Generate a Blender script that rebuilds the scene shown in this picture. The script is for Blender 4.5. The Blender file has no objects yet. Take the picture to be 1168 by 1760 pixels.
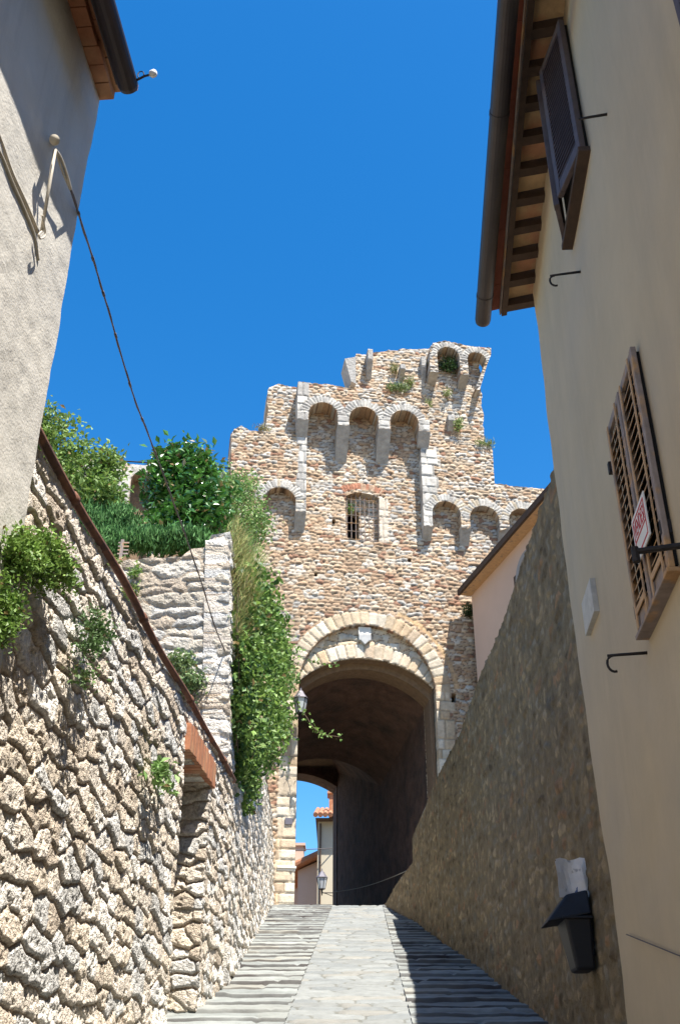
import bpy, math, random
import numpy as np
from mathutils import Vector

# ------------------------------------------------------------------ camera, sky, sun, exposure
SC = bpy.context.scene
COL = SC.collection
PITCH = math.radians(30.5)
FPX = 1800.0
EYE = np.array([0.0, 0.0, 1.6])
cam_d = bpy.data.cameras.new('camera')
cam = bpy.data.objects.new('camera', cam_d)
COL.objects.link(cam)
cam.location = EYE
cam.rotation_euler = (math.radians(90) + PITCH, 0, 0)
cam_d.sensor_fit = 'VERTICAL'
cam_d.sensor_height = 36.0
cam_d.lens = 36.0 * FPX / 1760.0
cam_d.clip_end = 2000
SC.camera = cam

SUN = np.array([0.285, -0.39, 1.0]); SUN /= np.linalg.norm(SUN)
world = bpy.data.worlds.new('World')
SC.world = world
world.use_nodes = True
wn = world.node_tree
bg = wn.nodes['Background']
sky = wn.nodes.new('ShaderNodeTexSky')
sky.sky_type = 'NISHITA'
sky.sun_disc = False
sky.sun_elevation = math.asin(SUN[2])
sky.sun_rotation = math.atan2(SUN[0], SUN[1])
sky.altitude = 300
sky.air_density = 1.0
sky.dust_density = 0.5
sky.ozone_density = 2.2
hs = wn.nodes.new('ShaderNodeHueSaturation')
hs.inputs['Saturation'].default_value = 1.41
hs.inputs['Value'].default_value = 1.32
wn.links.new(sky.outputs[0], hs.inputs['Color'])
wn.links.new(hs.outputs[0], bg.inputs['Color'])
bg.inputs['Strength'].default_value = 0.08
sl = bpy.data.lights.new('sun', 'SUN')
sl.energy = 5.0
sl.angle = math.radians(0.5)
sl.color = (1.0, 0.95, 0.87)
so = bpy.data.objects.new('sun', sl)
COL.objects.link(so)
so.location = (20, -30, 60)
so.rotation_euler = Vector(SUN.tolist()).to_track_quat('Z', 'Y').to_euler()
SC.view_settings.view_transform = 'Standard'
SC.view_settings.look = 'None'
SC.view_settings.exposure = 1.28
SC.view_settings.gamma = 1.0
SC.cycles.max_bounces = 8
SC.cycles.diffuse_bounces = 3
SC.cycles.use_adaptive_sampling = True

rng = np.random.default_rng(7)
random.seed(7)

# ------------------------------------------------------------------ helpers: pixels of the photo -> places
CP, SP = math.cos(PITCH), math.sin(PITCH)
def ray(px, py):
    u = (px - 584) / FPX; v = (880 - py) / FPX
    return np.array([u, CP - SP * v, SP + CP * v])
def hit(px, py, o, n):
    r = ray(px, py); t = np.dot(o - EYE, n) / np.dot(r, n)
    return EYE + r * t
def atY(px, py, Y):
    r = ray(px, py); return EYE + r * (Y / r[1])

# ------------------------------------------------------------------ helpers: objects
def tag(o, label=None, cat=None, group=None, kind=None):
    if label: o['label'] = label
    if cat: o['category'] = cat
    if group: o['group'] = group
    if kind: o['kind'] = kind
    return o
def empty(name, loc, label, cat, group=None):
    o = bpy.data.objects.new(name, None)
    o.empty_display_size = 0.1
    COL.objects.link(o); o.location = [float(c) for c in loc]
    return tag(o, label, cat, group)
def link(name, me, mat, parent=None):
    o = bpy.data.objects.new(name, me)
    COL.objects.link(o)
    if mat is not None: me.materials.append(mat)
    if parent is not None:
        o.parent = parent
        bpy.context.view_layer.update()
        o.matrix_parent_inverse = parent.matrix_world.inverted()
    return o
def raw_mesh(name, V, quads, col=None, smooth=True):
    V = np.asarray(V, np.float32); quads = np.asarray(quads, np.int32)
    me = bpy.data.meshes.new(name)
    n, k = quads.shape
    me.vertices.add(len(V)); me.vertices.foreach_set('co', V.ravel())
    me.loops.add(n * k); me.loops.foreach_set('vertex_index', quads.ravel())
    me.polygons.add(n)
    me.polygons.foreach_set('loop_start', np.arange(0, n * k, k, dtype=np.int32))
    me.polygons.foreach_set('use_smooth', np.full(n, smooth))
    me.update(calc_edges=True)
    if col is not None:
        a = me.color_attributes.new('Col', 'FLOAT_COLOR', 'POINT')
        c4 = np.ones((len(V), 4), np.float32); c4[:, :3] = col
        a.data.foreach_set('color', c4.ravel())
    return me

class MB:
    def __init__(s): s.v = []; s.f = []
    def add(s, vs, fs):
        b = len(s.v); s.v += [tuple(float(c) for c in p) for p in vs]; s.f += [tuple(b + i for i in f) for f in fs]
    def hexa(s, p):   # 8 points: bottom 4 (ccw), top 4
        s.add(p, [(3, 2, 1, 0), (4, 5, 6, 7), (0, 1, 5, 4), (1, 2, 6, 5), (2, 3, 7, 6), (3, 0, 4, 7)])
    def box(s, fr, a, b):   # fr: function local->world ; a,b min/max corners
        (x0, y0, z0), (x1, y1, z1) = a, b
        s.hexa([fr(x, y, z) for x, y, z in ((x0, y0, z0), (x1, y0, z0), (x1, y1, z0), (x0, y1, z0), (x0, y0, z1), (x1, y0, z1), (x1, y1, z1), (x0, y1, z1))])
    def tube(s, pts, r, n=8, caps=True):
        pts = [np.array(p, float) for p in pts]; rings = []
        rr = r if hasattr(r, '__len__') else [r] * len(pts)
        up = np.array([0.3, 0.2, 1.0])
        for i, p in enumerate(pts):
            t = pts[min(i + 1, len(pts) - 1)] - pts[max(i - 1, 0)]; t /= np.linalg.norm(t) + 1e-9
            if abs(np.dot(t, up / np.linalg.norm(up))) > .95: up = np.array([1.0, 0.1, 0.1])
            a = np.cross(t, up); a /= np.linalg.norm(a); b = np.cross(t, a)
            rings.append([p + rr[i] * (a * math.cos(2 * math.pi * k / n) + b * math.sin(2 * math.pi * k / n)) for k in range(n)])
        fs = []
        for i in range(len(pts) - 1):
            for k in range(n):
                fs.append((i * n + k, i * n + (k + 1) % n, (i + 1) * n + (k + 1) % n, (i + 1) * n + k))
        if caps:
            fs.append(tuple(range(n))[::-1]); fs.append(tuple((len(pts) - 1) * n + k for k in range(n)))
        s.add([q for r_ in rings for q in r_], fs)
    def prism(s, pts, fr, d0, d1):   # outline pts (u,v), fr(u,depth,v)
        n = len(pts)
        s.add([fr(u, d0, v) for u, v in pts] + [fr(u, d1, v) for u, v in pts],
              [tuple(range(n)), tuple(range(2 * n - 1, n - 1, -1))] + [(i, n + i, n + (i + 1) % n, (i + 1) % n) for i in range(n)])
    def build(s, name, mat, parent=None, smooth=False, bevel=0):
        me = bpy.data.meshes.new(name); me.from_pydata(s.v, [], s.f); me.update()
        if smooth:
            me.polygons.foreach_set('use_smooth', [True] * len(me.polygons))
        o = link(name, me, mat, parent)
        if bevel:
            m = o.modifiers.new('bevel', 'BEVEL'); m.width = bevel; m.segments = 2; m.limit_method = 'ANGLE'
        return o
ID = lambda x, y, z: (x, y, z)

# ------------------------------------------------------------------ helpers: numpy noise
def hsh(a, b, s):
    a = (np.asarray(a).astype(np.int64) * 374761393 + np.asarray(b).astype(np.int64) * 668265263 + s * 974634777) & 0xffffffff
    a = ((a ^ (a >> 13)) * 1274126177) & 0xffffffff
    a = ((a ^ (a >> 16)) * 2246822519) & 0xffffffff
    a = a ^ (a >> 15)
    return (a & 0xffffff) / float(0x1000000)
def vn(x, y, s=0):
    xi = np.floor(x); yi = np.floor(y); fx = x - xi; fy = y - yi
    fx = fx * fx * (3 - 2 * fx); fy = fy * fy * (3 - 2 * fy)
    a = hsh(xi, yi, s); b = hsh(xi + 1, yi, s); c = hsh(xi, yi + 1, s); d = hsh(xi + 1, yi + 1, s)
    return (a + (b - a) * fx) * (1 - fy) + (c + (d - c) * fx) * fy
def fbm(x, y, s=0, o=4, g=.5):
    t = 0; a = 1; n = 0
    for i in range(o):
        t = t + a * vn(x * 2 ** i + 17.3 * i, y * 2 ** i - 9.1 * i, s + i); n += a; a *= g
    return t / n - .5

def sstep(a, b, x):
    t = np.clip((x - a) / (b - a), 0, 1); return t * t * (3 - 2 * t)

def pick(pal, w, h):
    w = np.cumsum(np.asarray(w, float) / np.sum(w)); i = np.minimum(np.searchsorted(w, h), len(w) - 1)
    return np.asarray(pal, float)[i]

def stones(U, V, L, seed):
    """rubble masonry: returns relief (m) and albedo for every point"""
    sw, sh = L['sw'], L['sh']
    wu = fbm(U / sw * .9, V / sh * .6, seed + 31, 3) * L.get('warp', .5) * sw
    wv = fbm(U / sw * .45, V / sh * .5, seed + 41, 3) * L.get('warpv', L.get('warp', .5)) * sh * 1.3
    u = (U + wu) / sw; v = (V + wv) / sh
    r = np.floor(v)
    F1 = np.full(U.shape, 1e9); I1 = np.zeros(U.shape); S1u = np.zeros(U.shape); S1v = np.zeros(U.shape)
    cand = []
    jx, jy, mg = L.get('jx', .5), L.get('jy', .3), L.get('merge', .25)
    for dr in (-1, 0, 1):
        R = r + dr
        offr = hsh(R, R * 0 + 5, seed + 1)
        c0 = np.floor(u + offr)
        for dc in (-1, 0, 1):
            C = c0 + dc
            su = C + .5 + (hsh(R, C, seed + 2) - .5) * jx - offr
            sv = R + .5 + (hsh(R, C, seed + 3) - .5) * jy
            even = np.floor(C / 2) * 2
            m = hsh(R, even, seed + 4) < mg
            idc = np.where(m, even, C)
            # vertical merges
            re = np.floor(R / 2) * 2
            d = (u - su) ** 2 + (v - sv) ** 2
            ID_ = R * 4099.0 + idc
            cand.append((su, sv, ID_, d))
            k = d < F1
            F1 = np.where(k, d, F1); I1 = np.where(k, ID_, I1); S1u = np.where(k, su, S1u); S1v = np.where(k, sv, S1v)
    E = np.full(U.shape, 1e9); hj = L.get('hj', 0) / min(sw, sh)
    for su, sv, ID_, d in cand:
        dist = np.sqrt((su - S1u) ** 2 + (sv - S1v) ** 2) + 1e-6
        e = np.where(ID_ != I1, (d - F1) / (2 * dist) + np.where(np.abs(sv - S1v) < .6, hj, 0), 1e9)
        E = np.minimum(E, e)
    E = np.minimum(E, 1.0) * min(sw, sh)
    h1 = hsh(I1, I1 * 0, seed + 7); h2 = hsh(I1, I1 * 0 + 3, seed + 8); h3 = hsh(I1, I1 * 0 + 7, seed + 9)
    gap = L.get('gap', .012); rnd = L.get('round', .04); B = L.get('relief', .04)
    prof = sstep(gap * .3, gap + rnd, E)
    prof = prof * .75 + .25 * sstep(0, rnd * 2.2, E)
    out = (h1 - .5) * L.get('rand', .02)
    tilt = ((u - S1u) * (h2 - .5) * sw + (v - S1v) * (h3 - .5 - L.get('lean', 0)) * sh) * L.get('tilt', .3)
    rough = fbm(U * L.get('rf', 14), V * L.get('rf', 14), seed + 51, 4, .6) * L.get('rough', .012)
    pits = -np.clip(fbm(U * 22, V * 22, seed + 61, 3, .6) - .08, 0, 1) * L.get('pits', 0)
    tilt = tilt - (v - S1v) * L.get('leanA', 0)
    H = (B + out + tilt) * prof + (rough + pits) * (0.3 + .7 * prof)
    mw = sstep(gap * 1.2, gap * .5, E)
    hc = hsh(I1, I1 * 0 + 11, seed + 10)
    z = L.get('zone')
    if z is not None:
        zz = np.clip(z(U, V), 0, 1)
        hc2 = hsh(I1, I1 * 0 + 13, seed + 14)
        ca = pick(L['pal'], L['w'], hc); cb = pick(L['pal'], L['w2'], hc)
        c = np.where((hc2 < zz)[..., None], cb, ca)
    else:
        c = pick(L['pal'], L['w'], hc)
    val = 1 + (h2 - .5) * L.get('cvar', .3) + fbm(U * 9, V * 9, seed + 71, 3) * L.get('stain', .35)
    c = c * val[..., None]
    mort = np.asarray(L['mortar']) * (1 + fbm(U * 5, V * 5, seed + 81, 3) * .4)[..., None]
    c = c * (1 - mw[..., None]) + mort * mw[..., None]
    return H, c

def ring(cx, cz, r0, r1, step, pal, w, relief=.03, a0=-.1, a1=math.pi + .1, radial=1, seed=3, gap=.007, jit=.35):
    """voussoir ring, overrides the rubble in its band"""
    def f(U, V, H, C):
        r = np.hypot(U - cx, V - cz); a = np.arctan2(V - cz, U - cx)
        rj = r1 + (hsh(np.floor(a * r1 / step), 0 * a, seed + 9) - .5) * (r1 - r0) * jit
        m = (r > r0) & (r < rj) & (a > a0) & (a < a1)
        t = a * r1 / step; i = np.floor(t); e = np.minimum(t - i, 1 - (t - i)) * step * (r / r1)
        e = np.minimum(e, np.minimum(r - r0 + .02, rj - r))
        p = sstep(gap * .4, gap + .02, e)
        h1 = hsh(i, i * 0, seed)
        h = (relief + (h1 - .5) * .012) * p + fbm(U * 16, V * 16, seed, 3) * .008
        c = pick(pal, w, hsh(i, i * 0 + 4, seed + 1)) * (1 + (h1 - .5) * .3 + fbm(U * 7, V * 7, seed + 5, 3) * .3)[..., None] * (.80 + .20 * p)[..., None]
        return np.where(m, h, H), np.where(m[..., None], c, C)
    return f
def blocks(u0, u1, v0, v1, bw, bh, pal, w, relief=.03, seed=5, gap=.007, jag=.0):
    """squared blocks (quoins, pilasters)"""
    def f(U, V, H, C):
        v = V / bh; vj = v + .25 * np.sin(v * 2.1 + seed); R = np.floor(vj)
        uj0 = u0 - jag * hsh(R, R * 0, seed + 2); uj1 = u1 + jag * hsh(R, R * 0 + 1, seed + 3)
        m = (U > uj0) & (U < uj1) & (V > v0) & (V < v1)
        uu = (U - uj0) / bw + hsh(R, R * 0 + 2, seed + 4) * .9; c_ = np.floor(uu)
        e = np.minimum(np.minimum(uu - c_, 1 - uu + c_) * bw, np.minimum(vj - R, 1 - vj + R) * bh)
        e = np.minimum(e, np.minimum(U - uj0, uj1 - U) + .01)
        p = sstep(gap * .4, gap + .022, e)
        h1 = hsh(R, c_, seed)
        h = (relief + (h1 - .5) * .015) * p + fbm(U * 12, V * 12, seed, 4, .6) * .012
        c = pick(pal, w, hsh(R, c_, seed + 1)) * (1 + (h1 - .5) * .3 + fbm(U * 6, V * 6, seed + 5, 3) * .35)[..., None] * (.74 + .26 * p)[..., None]
        return np.where(m, h, H), np.where(m[..., None], c, C)
    return f

def inside(P, loops):
    x, y = P; c = np.zeros(x.shape, bool)
    for lp in loops:
        n = len(lp)
        for i in range(n):
            x0, y0 = lp[i]; x1, y1 = lp[(i + 1) % n]
            if y0 == y1: continue
            k = ((y0 > y) != (y1 > y)) & (x < (x1 - x0) * (y - y0) / (y1 - y0) + x0)
            c ^= k
    return c
def resample(lp, d):
    o = []; n = len(lp)
    for i in range(n):
        a = np.array(lp[i], float); b = np.array(lp[(i + 1) % n], float)
        k = max(1, int(np.linalg.norm(b - a) / d))
        for j in range(k): o.append(a + (b - a) * j / k)
    return np.array(o)
def ragged(lp, amp, d=.12, seed=0):
    q = resample(lp, d)
    h = hsh(np.floor(q[:, 0] / .21), np.floor(q[:, 1] / .16), seed); g = hsh(np.floor(q[:, 0] / .21), np.floor(q[:, 1] / .16), seed + 5)
    return q + np.stack([(g - .5), (h - .5)], 1) * 2 * amp
def relief_wall(name, loops, frame, res, L, mat, parent, seed, depth=.3, extra=(), flat=None):
    loops = [np.asarray(l, float) for l in loops]
    al = np.concatenate(loops); u0, v0 = al.min(0) - res; u1, v1 = al.max(0) + res
    nu = int((u1 - u0) / res) + 2; nv = int((v1 - v0) / res) + 2
    us = u0 + np.arange(nu) * res; vs = v0 + np.arange(nv) * res
    U, V = np.meshgrid(us, vs)
    cu, cv = np.meshgrid(us[:-1] + res / 2, vs[:-1] + res / 2)
    M = inside((cu, cv), loops)
    idx = np.arange(nu * nv).reshape(nv, nu)
    q = np.stack([idx[:-1, :-1], idx[:-1, 1:], idx[1:, 1:], idx[1:, :-1]], -1)[M]
    # boundary edges
    Mp = np.pad(M, 1)
    bot = M & ~Mp[:-2, 1:-1]; top = M & ~Mp[2:, 1:-1]; lef = M & ~Mp[1:-1, :-2]; rig = M & ~Mp[1:-1, 2:]
    be = np.concatenate([np.stack([idx[:-1, :-1][bot], idx[:-1, 1:][bot]], 1), np.stack([idx[1:, 1:][top], idx[1:, :-1][top]], 1),
                         np.stack([idx[1:, :-1][lef], idx[:-1, :-1][lef]], 1), np.stack([idx[:-1, 1:][rig], idx[1:, 1:][rig]], 1)])
    Uf, Vf = U.ravel().copy(), V.ravel().copy()
    bi = np.unique(be)
    P = np.stack([Uf[bi], Vf[bi]], 1)
    best = np.full(len(bi), 1e9); bp = P.copy()
    for lp in loops:
        for i in range(len(lp)):
            a = lp[i]; b = lp[(i + 1) % len(lp)]; ab = b - a; l2 = ab @ ab
            if l2 < 1e-12: continue
            t = np.clip(((P - a) @ ab) / l2, 0, 1); c = a + t[:, None] * ab
            d = ((P - c) ** 2).sum(1); k = d < best
            best[k] = d[k]; bp[k] = c[k]
    k = best < (res * .9) ** 2
    Uf[bi[k]] = bp[k, 0]; Vf[bi[k]] = bp[k, 1]
    used = np.unique(q); rm = np.full(nu * nv, -1); rm[used] = np.arange(len(used))
    q = rm[q]; be = rm[be]; Uf = Uf[used]; Vf = Vf[used]
    H, C = stones(Uf, Vf, L, seed)
    for f in extra: H, C = f(Uf, Vf, H, C)
    X = frame(Uf, Vf, H)
    nV = len(Uf)
    ks = max(1, int(depth / .25))
    allV = [X]; allC = [C]; allQ = [q]; base = nV
    bv, inv = np.unique(be, return_inverse=True); inv = inv.reshape(be.shape)
    for s in range(ks + 1):
        hh = H[bv] * (1 - s / ks) - depth * s / ks
        jit = 0 if s == 0 else .012
        allV.append(frame(Uf[bv] + rng.uniform(-jit, jit, len(bv)), Vf[bv] + rng.uniform(-jit, jit, len(bv)), hh)); allC.append(C[bv] * rng.uniform(.9, 1.05, (len(bv), 1)))
        if s:
            a = base + (s - 1) * len(bv); b = base + s * len(bv)
            allQ.append(np.stack([a + inv[:, 1], a + inv[:, 0], b + inv[:, 0], b + inv[:, 1]], 1))
    me = raw_mesh(name, np.concatenate(allV), np.concatenate(allQ), np.clip(np.concatenate(allC), .01, .95))
    return link(name, me, mat, parent)

def arcpts(cx, cz, r, a0, a1, n=24):
    return [(cx + r * math.cos(a0 + (a1 - a0) * i / n), cz + r * math.sin(a0 + (a1 - a0) * i / n)) for i in range(n + 1)]

# ------------------------------------------------------------------ materials
def mat(name, base=(.5, .5, .5), rough=.9, metal=0, attr=False, n1=None, bump=None, spec=None, mixc=None, transl=0):
    """n1=(scale, amount) value variation; bump=[(scale, strength, dist)...]; mixc=(colour, scale, threshold, width) patches"""
    m = bpy.data.materials.new(name); m.use_nodes = True
    nt = m.node_tree; P = nt.nodes['Principled BSDF']; N = nt.nodes.new; K = nt.links.new
    tc = N('ShaderNodeTexCoord').outputs['Object']
    P.inputs['Roughness'].default_value = rough; P.inputs['Metallic'].default_value = metal
    if spec is not None: P.inputs['Specular IOR Level'].default_value = spec
    if attr:
        a = N('ShaderNodeAttribute'); a.attribute_name = 'Col'; c = a.outputs['Color']
    else:
        r_ = N('ShaderNodeRGB'); r_.outputs[0].default_value = (*base, 1); c = r_.outputs[0]
    if mixc:
        for (mc, sc_, th, wd) in mixc:
            no = N('ShaderNodeTexNoise'); no.inputs['Scale'].default_value = sc_; no.inputs['Detail'].default_value = 6; K(tc, no.inputs['Vector'])
            mr = N('ShaderNodeMapRange'); mr.inputs[1].default_value = th; mr.inputs[2].default_value = th + wd; K(no.outputs['Fac'], mr.inputs[0])
            mx = N('ShaderNodeMix'); mx.data_type = 'RGBA'; K(mr.outputs[0], mx.inputs[0]); K(c, mx.inputs[6]); mx.inputs[7].default_value = (*mc, 1); c = mx.outputs[2]
    if n1:
        no = N('ShaderNodeTexNoise'); no.inputs['Scale'].default_value = n1[0]; no.inputs['Detail'].default_value = 8; no.inputs['Roughness'].default_value = .65
        K(tc, no.inputs['Vector'])
        mr = N('ShaderNodeMapRange'); mr.inputs[1].default_value = .25; mr.inputs[2].default_value = .75; mr.inputs[3].default_value = 1 - n1[1]; mr.inputs[4].default_value = 1 + n1[1]
        K(no.outputs['Fac'], mr.inputs[0])
        hv = N('ShaderNodeHueSaturation'); K(mr.outputs[0], hv.inputs['Value']); K(c, hv.inputs['Color']); c = hv.outputs[0]
    K(c, P.inputs['Base Color'])
    if bump:
        prev = None
        for (sc_, st, di) in bump:
            no = N('ShaderNodeTexNoise'); no.inputs['Scale'].default_value = sc_; no.inputs['Detail'].default_value = 5; K(tc, no.inputs['Vector'])
            b = N('ShaderNodeBump'); b.inputs['Strength'].default_value = st; b.inputs['Distance'].default_value = di
            K(no.outputs['Fac'], b.inputs['Height'])
            if prev is not None: K(prev, b.inputs['Normal'])
            prev = b.outputs[0]
        K(prev, P.inputs['Normal'])
    if transl:
        t = N('ShaderNodeBsdfTranslucent'); K(c, t.inputs['Color']); ms = N('ShaderNodeMixShader'); ms.inputs[0].default_value = transl
        K(P.outputs[0], ms.inputs[1]); K(t.outputs[0], ms.inputs[2]); K(ms.outputs[0], nt.nodes['Material Output'].inputs['Surface'])
    return m
M_TOWER = mat('tower_stone', attr=True, rough=.95, n1=(14, .22), bump=[(30, .5, .02), (90, .4, .006)], spec=.2)
M_TUFA = mat('rough_limestone', attr=True, rough=.95, n1=(38, .42), bump=[(38, 1.0, .030), (90, 1.0, .014)], spec=.15)
M_SMEAR = mat('mortared_rubble', attr=True, rough=.95, n1=(11, .3), bump=[(22, .7, .03), (80, .6, .01)], spec=.15)
M_PAVE = mat('grey_paving', attr=True, rough=.8, n1=(9, .16), bump=[(18, .35, .015), (110, .4, .004)], spec=.3)
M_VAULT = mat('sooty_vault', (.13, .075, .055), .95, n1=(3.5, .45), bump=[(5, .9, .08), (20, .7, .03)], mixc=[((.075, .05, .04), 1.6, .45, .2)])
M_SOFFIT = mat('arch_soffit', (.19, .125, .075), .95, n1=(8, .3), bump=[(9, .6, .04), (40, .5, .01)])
M_WHITE = mat('grey_white_plaster', (.53, .50, .44), .95, n1=(1.6, .10), bump=[(7, .35, .03), (60, .45, .008)], mixc=[((.62, .58, .50), 2.2, .5, .25), ((.36, .35, .33), 1.1, .62, .25)])
def streaks(m, col, amt, sx=5.0, sz=.35):
    nt = m.node_tree; N = nt.nodes.new; K = nt.links.new; P = nt.nodes['Principled BSDF']
    src = P.inputs['Base Color'].links[0].from_socket
    mp = N('ShaderNodeMapping'); mp.inputs['Scale'].default_value = (sx, sx, sz); K(N('ShaderNodeTexCoord').outputs['Object'], mp.inputs['Vector'])
    no = N('ShaderNodeTexNoise'); no.inputs['Scale'].default_value = 1.0; no.inputs['Detail'].default_value = 7; no.inputs['Roughness'].default_value = .7; K(mp.outputs[0], no.inputs['Vector'])
    mr = N('ShaderNodeMapRange'); mr.inputs[1].default_value = .48; mr.inputs[2].default_value = .75; mr.inputs[4].default_value = amt; K(no.outputs['Fac'], mr.inputs[0])
    mx = N('ShaderNodeMix'); mx.data_type = 'RGBA'; K(mr.outputs[0], mx.inputs[0]); K(src, mx.inputs[6]); mx.inputs[7].default_value = (*col, 1)
    K(mx.outputs[2], P.inputs['Base Color'])
def beige_mat(name, c1, c2, c3):
    m = mat(name, c1, .95, n1=(2.2, .07), bump=[(3, .2, .03), (50, .18, .004)], mixc=[(c2, .9, .45, .3), (c3, 2.5, .6, .3)])
    return m
M_BEIGE = beige_mat('ochre_grey_plaster', (.52, .415, .275), (.47, .39, .285), (.56, .445, .29))
streaks(M_BEIGE, (.33, .27, .19), .40, 1.6, .22); streaks(M_WHITE, (.30, .28, .25), .45); streaks(M_SMEAR, (.075, .065, .05), .5, 4, .5); streaks(M_TOWER, (.20, .16, .12), .45, 1.6, .35)
M_PINK = mat('pink_plaster', (.56, .40, .31), .95, n1=(1, .06), bump=[(40, .1, .004)])
M_CREAM = mat('cream_plaster', (.50, .44, .33), .95, n1=(1, .06))
M_GUTTER = mat('dark_copper', (.045, .036, .036), .5, .3, n1=(4, .25), bump=[(12, .15, .01)])
M_GUTTERL = mat('brown_gutter', (.028, .018, .020), .55, .2, n1=(4, .3))
M_TERRA = mat('terracotta', (.36, .15, .075), .9, n1=(7, .28), bump=[(30, .4, .01)], mixc=[((.42, .24, .13), 3, .5, .2)])
M_REDTILE = mat('red_eave_tile', (.27, .085, .05), .9, n1=(6, .3), bump=[(30, .4, .01)])
M_BRICKTAN = mat('tan_soffit_brick', (.52, .34, .18), .95, n1=(5, .25), bump=[(25, .5, .012)], mixc=[((.45, .22, .12), 2.2, .5, .1)])
M_RAFTER = mat('dark_rafter', (.060, .036, .024), .9, n1=(9, .35), bump=[(20, .5, .01)])
M_DARKWOOD = mat('brown_painted_wood', (.095, .070, .070), .7, n1=(12, .3), bump=[(25, .3, .004)])
M_GREYWOOD = mat('weathered_grey_wood', (.27, .215, .19), .85, n1=(14, .3), bump=[(40, .5, .004)], mixc=[((.46, .27, .13), 6, .50, .12)])
M_OCHREWOOD = mat('ochre_wood', (.50, .31, .16), .8, n1=(10, .2), bump=[(40, .4, .003)], mixc=[((.27, .19, .13), 7, .58, .1)])
M_IRON = mat('dark_iron', (.035, .03, .03), .7, .5, n1=(30, .4), bump=[(60, .5, .003)])
M_RUST = mat('rusty_iron', (.17, .075, .045), .85, .2, n1=(18, .4), bump=[(50, .6, .004)], mixc=[((.09, .045, .035), 7, .5, .15)])
M_MARBLE = mat('grey_marble', (.50, .48, .44), .5, n1=(8, .15), mixc=[((.40, .38, .35), 14, .5, .2)])
M_SHIELD = mat('pale_stone', (.42, .42, .41), .9, n1=(8, .18), bump=[(25, .4, .01)])
M_PALE = mat('white_stone', (.72, .68, .60), .9, n1=(8, .12), bump=[(25, .3, .01)])
M_PAPER = mat('newsprint', (.74, .70, .68), .9, n1=(12, .12), mixc=[((.45, .42, .42), 14, .62, .05)])
M_SIGNW = mat('white_sign', (.74, .72, .68), .6, n1=(6, .05))
M_SIGNR = mat('red_print', (.50, .02, .03), .6)
M_BLACKP = mat('black_bin_plastic', (.008, .008, .012), .6, n1=(10, .3), bump=[(30, .2, .005)])
M_BAG = mat('blue_bag_plastic', (.07, .13, .32), .35, bump=[(14, .8, .03)])
M_CABLE = mat('pale_cable', (.46, .41, .33), .8, n1=(20, .2))
M_CABLED = mat('dark_cable', (.10, .085, .085), .8)
M_GLASS = mat('milky_lamp_glass', (.42, .44, .46), .12)
M_BLACK = mat('dark_interior', (.012, .010, .009), .95)
M_WINDOW = mat('window_glass', (.03, .035, .045), .1)
M_EARTH = mat('dry_soil', (.22, .17, .11), .95, n1=(3, .3), bump=[(10, .8, .05)])
M_LEAD = mat('grey_metal', (.13, .12, .14), .6, .3)
M_BLUEGREY = mat('grey_moulding', (.28, .27, .27), .9)
def leafmat(name, rough, spec, tr):
    m = mat(name, attr=True, rough=rough, spec=spec, transl=tr); return m
M_LEAF = leafmat('soft_leaf', .55, .4, .3)
M_GLOSSY = leafmat('glossy_leaf', .28, .6, .18)
M_NEEDLE = leafmat('needle_leaf', .7, .2, .2)
M_STEM = mat('woody_stem', (.12, .085, .05), .9, n1=(12, .3))

# ------------------------------------------------------------------ the street
SL = .24
CREST = 24.4
def zs(y):
    y = np.asarray(y, float)
    return np.where(y < CREST - .6, SL * y, SL * CREST - .02 + .0 * y) * 1.0 - 0 * y
def zroad(y):
    y = np.asarray(y, float); a = SL * y; b = SL * CREST - .01 * (y - CREST)
    k = .05
    return -np.log(np.exp(-a / k / 1) + np.exp(-b / k / 1)) * k if False else np.minimum(a, b)
xL = lambda y: -.463 + .0203 * (y - 9.85)
xR = lambda y: .611 + .0226 * (y - 9.85)
GP = [(.188, .198, .194), (.208, .216, .208), (.166, .176, .174), (.212, .208, .188), (.184, .190, .182)]
def pave_grid(name, y0, y1, xa, xb, ny, nx, fn, parent=None):
    ys = np.linspace(y0, y1, ny); t = np.linspace(0, 1, nx)
    T, Y = np.meshgrid(t, ys)
    A = xa(Y); B = xb(Y); X = A + (B - A) * T
    H, C = fn(X, Y, T)
    V = np.stack([X.ravel(), Y.ravel(), (zroad(Y) + H).ravel()], 1)
    idx = np.arange(ny * nx).reshape(ny, nx)
    q = np.stack([idx[:-1, :-1], idx[:-1, 1:], idx[1:, 1:], idx[1:, :-1]], -1).reshape(-1, 4)
    o = link(name, raw_mesh(name, V, q, C.reshape(-1, 3)), M_PAVE, parent)
    return tag(o, kind='structure')
LP = dict(sw=.46, sh=.21, jx=.7, jy=.15, merge=.25, gap=.007, round=.02, relief=.012, rand=.008, rough=.012, rf=6, warp=.22, warpv=.2, tilt=.06,
          pal=GP, w=[3, 3, 1.5, 1.5, 2], mortar=(.12, .12, .105), cvar=.14, stain=.22)
def f_centre(X, Y, T):
    H, C = stones(X.ravel(), Y.ravel(), LP, 11)
    return H.reshape(X.shape) - .0, C.reshape(X.shape + (3,))
pave_grid('paved_street', 5.0, 40.0, lambda y: xL(y) - .04, lambda y: xR(y) + .04, 2400, 60, f_centre)
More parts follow.
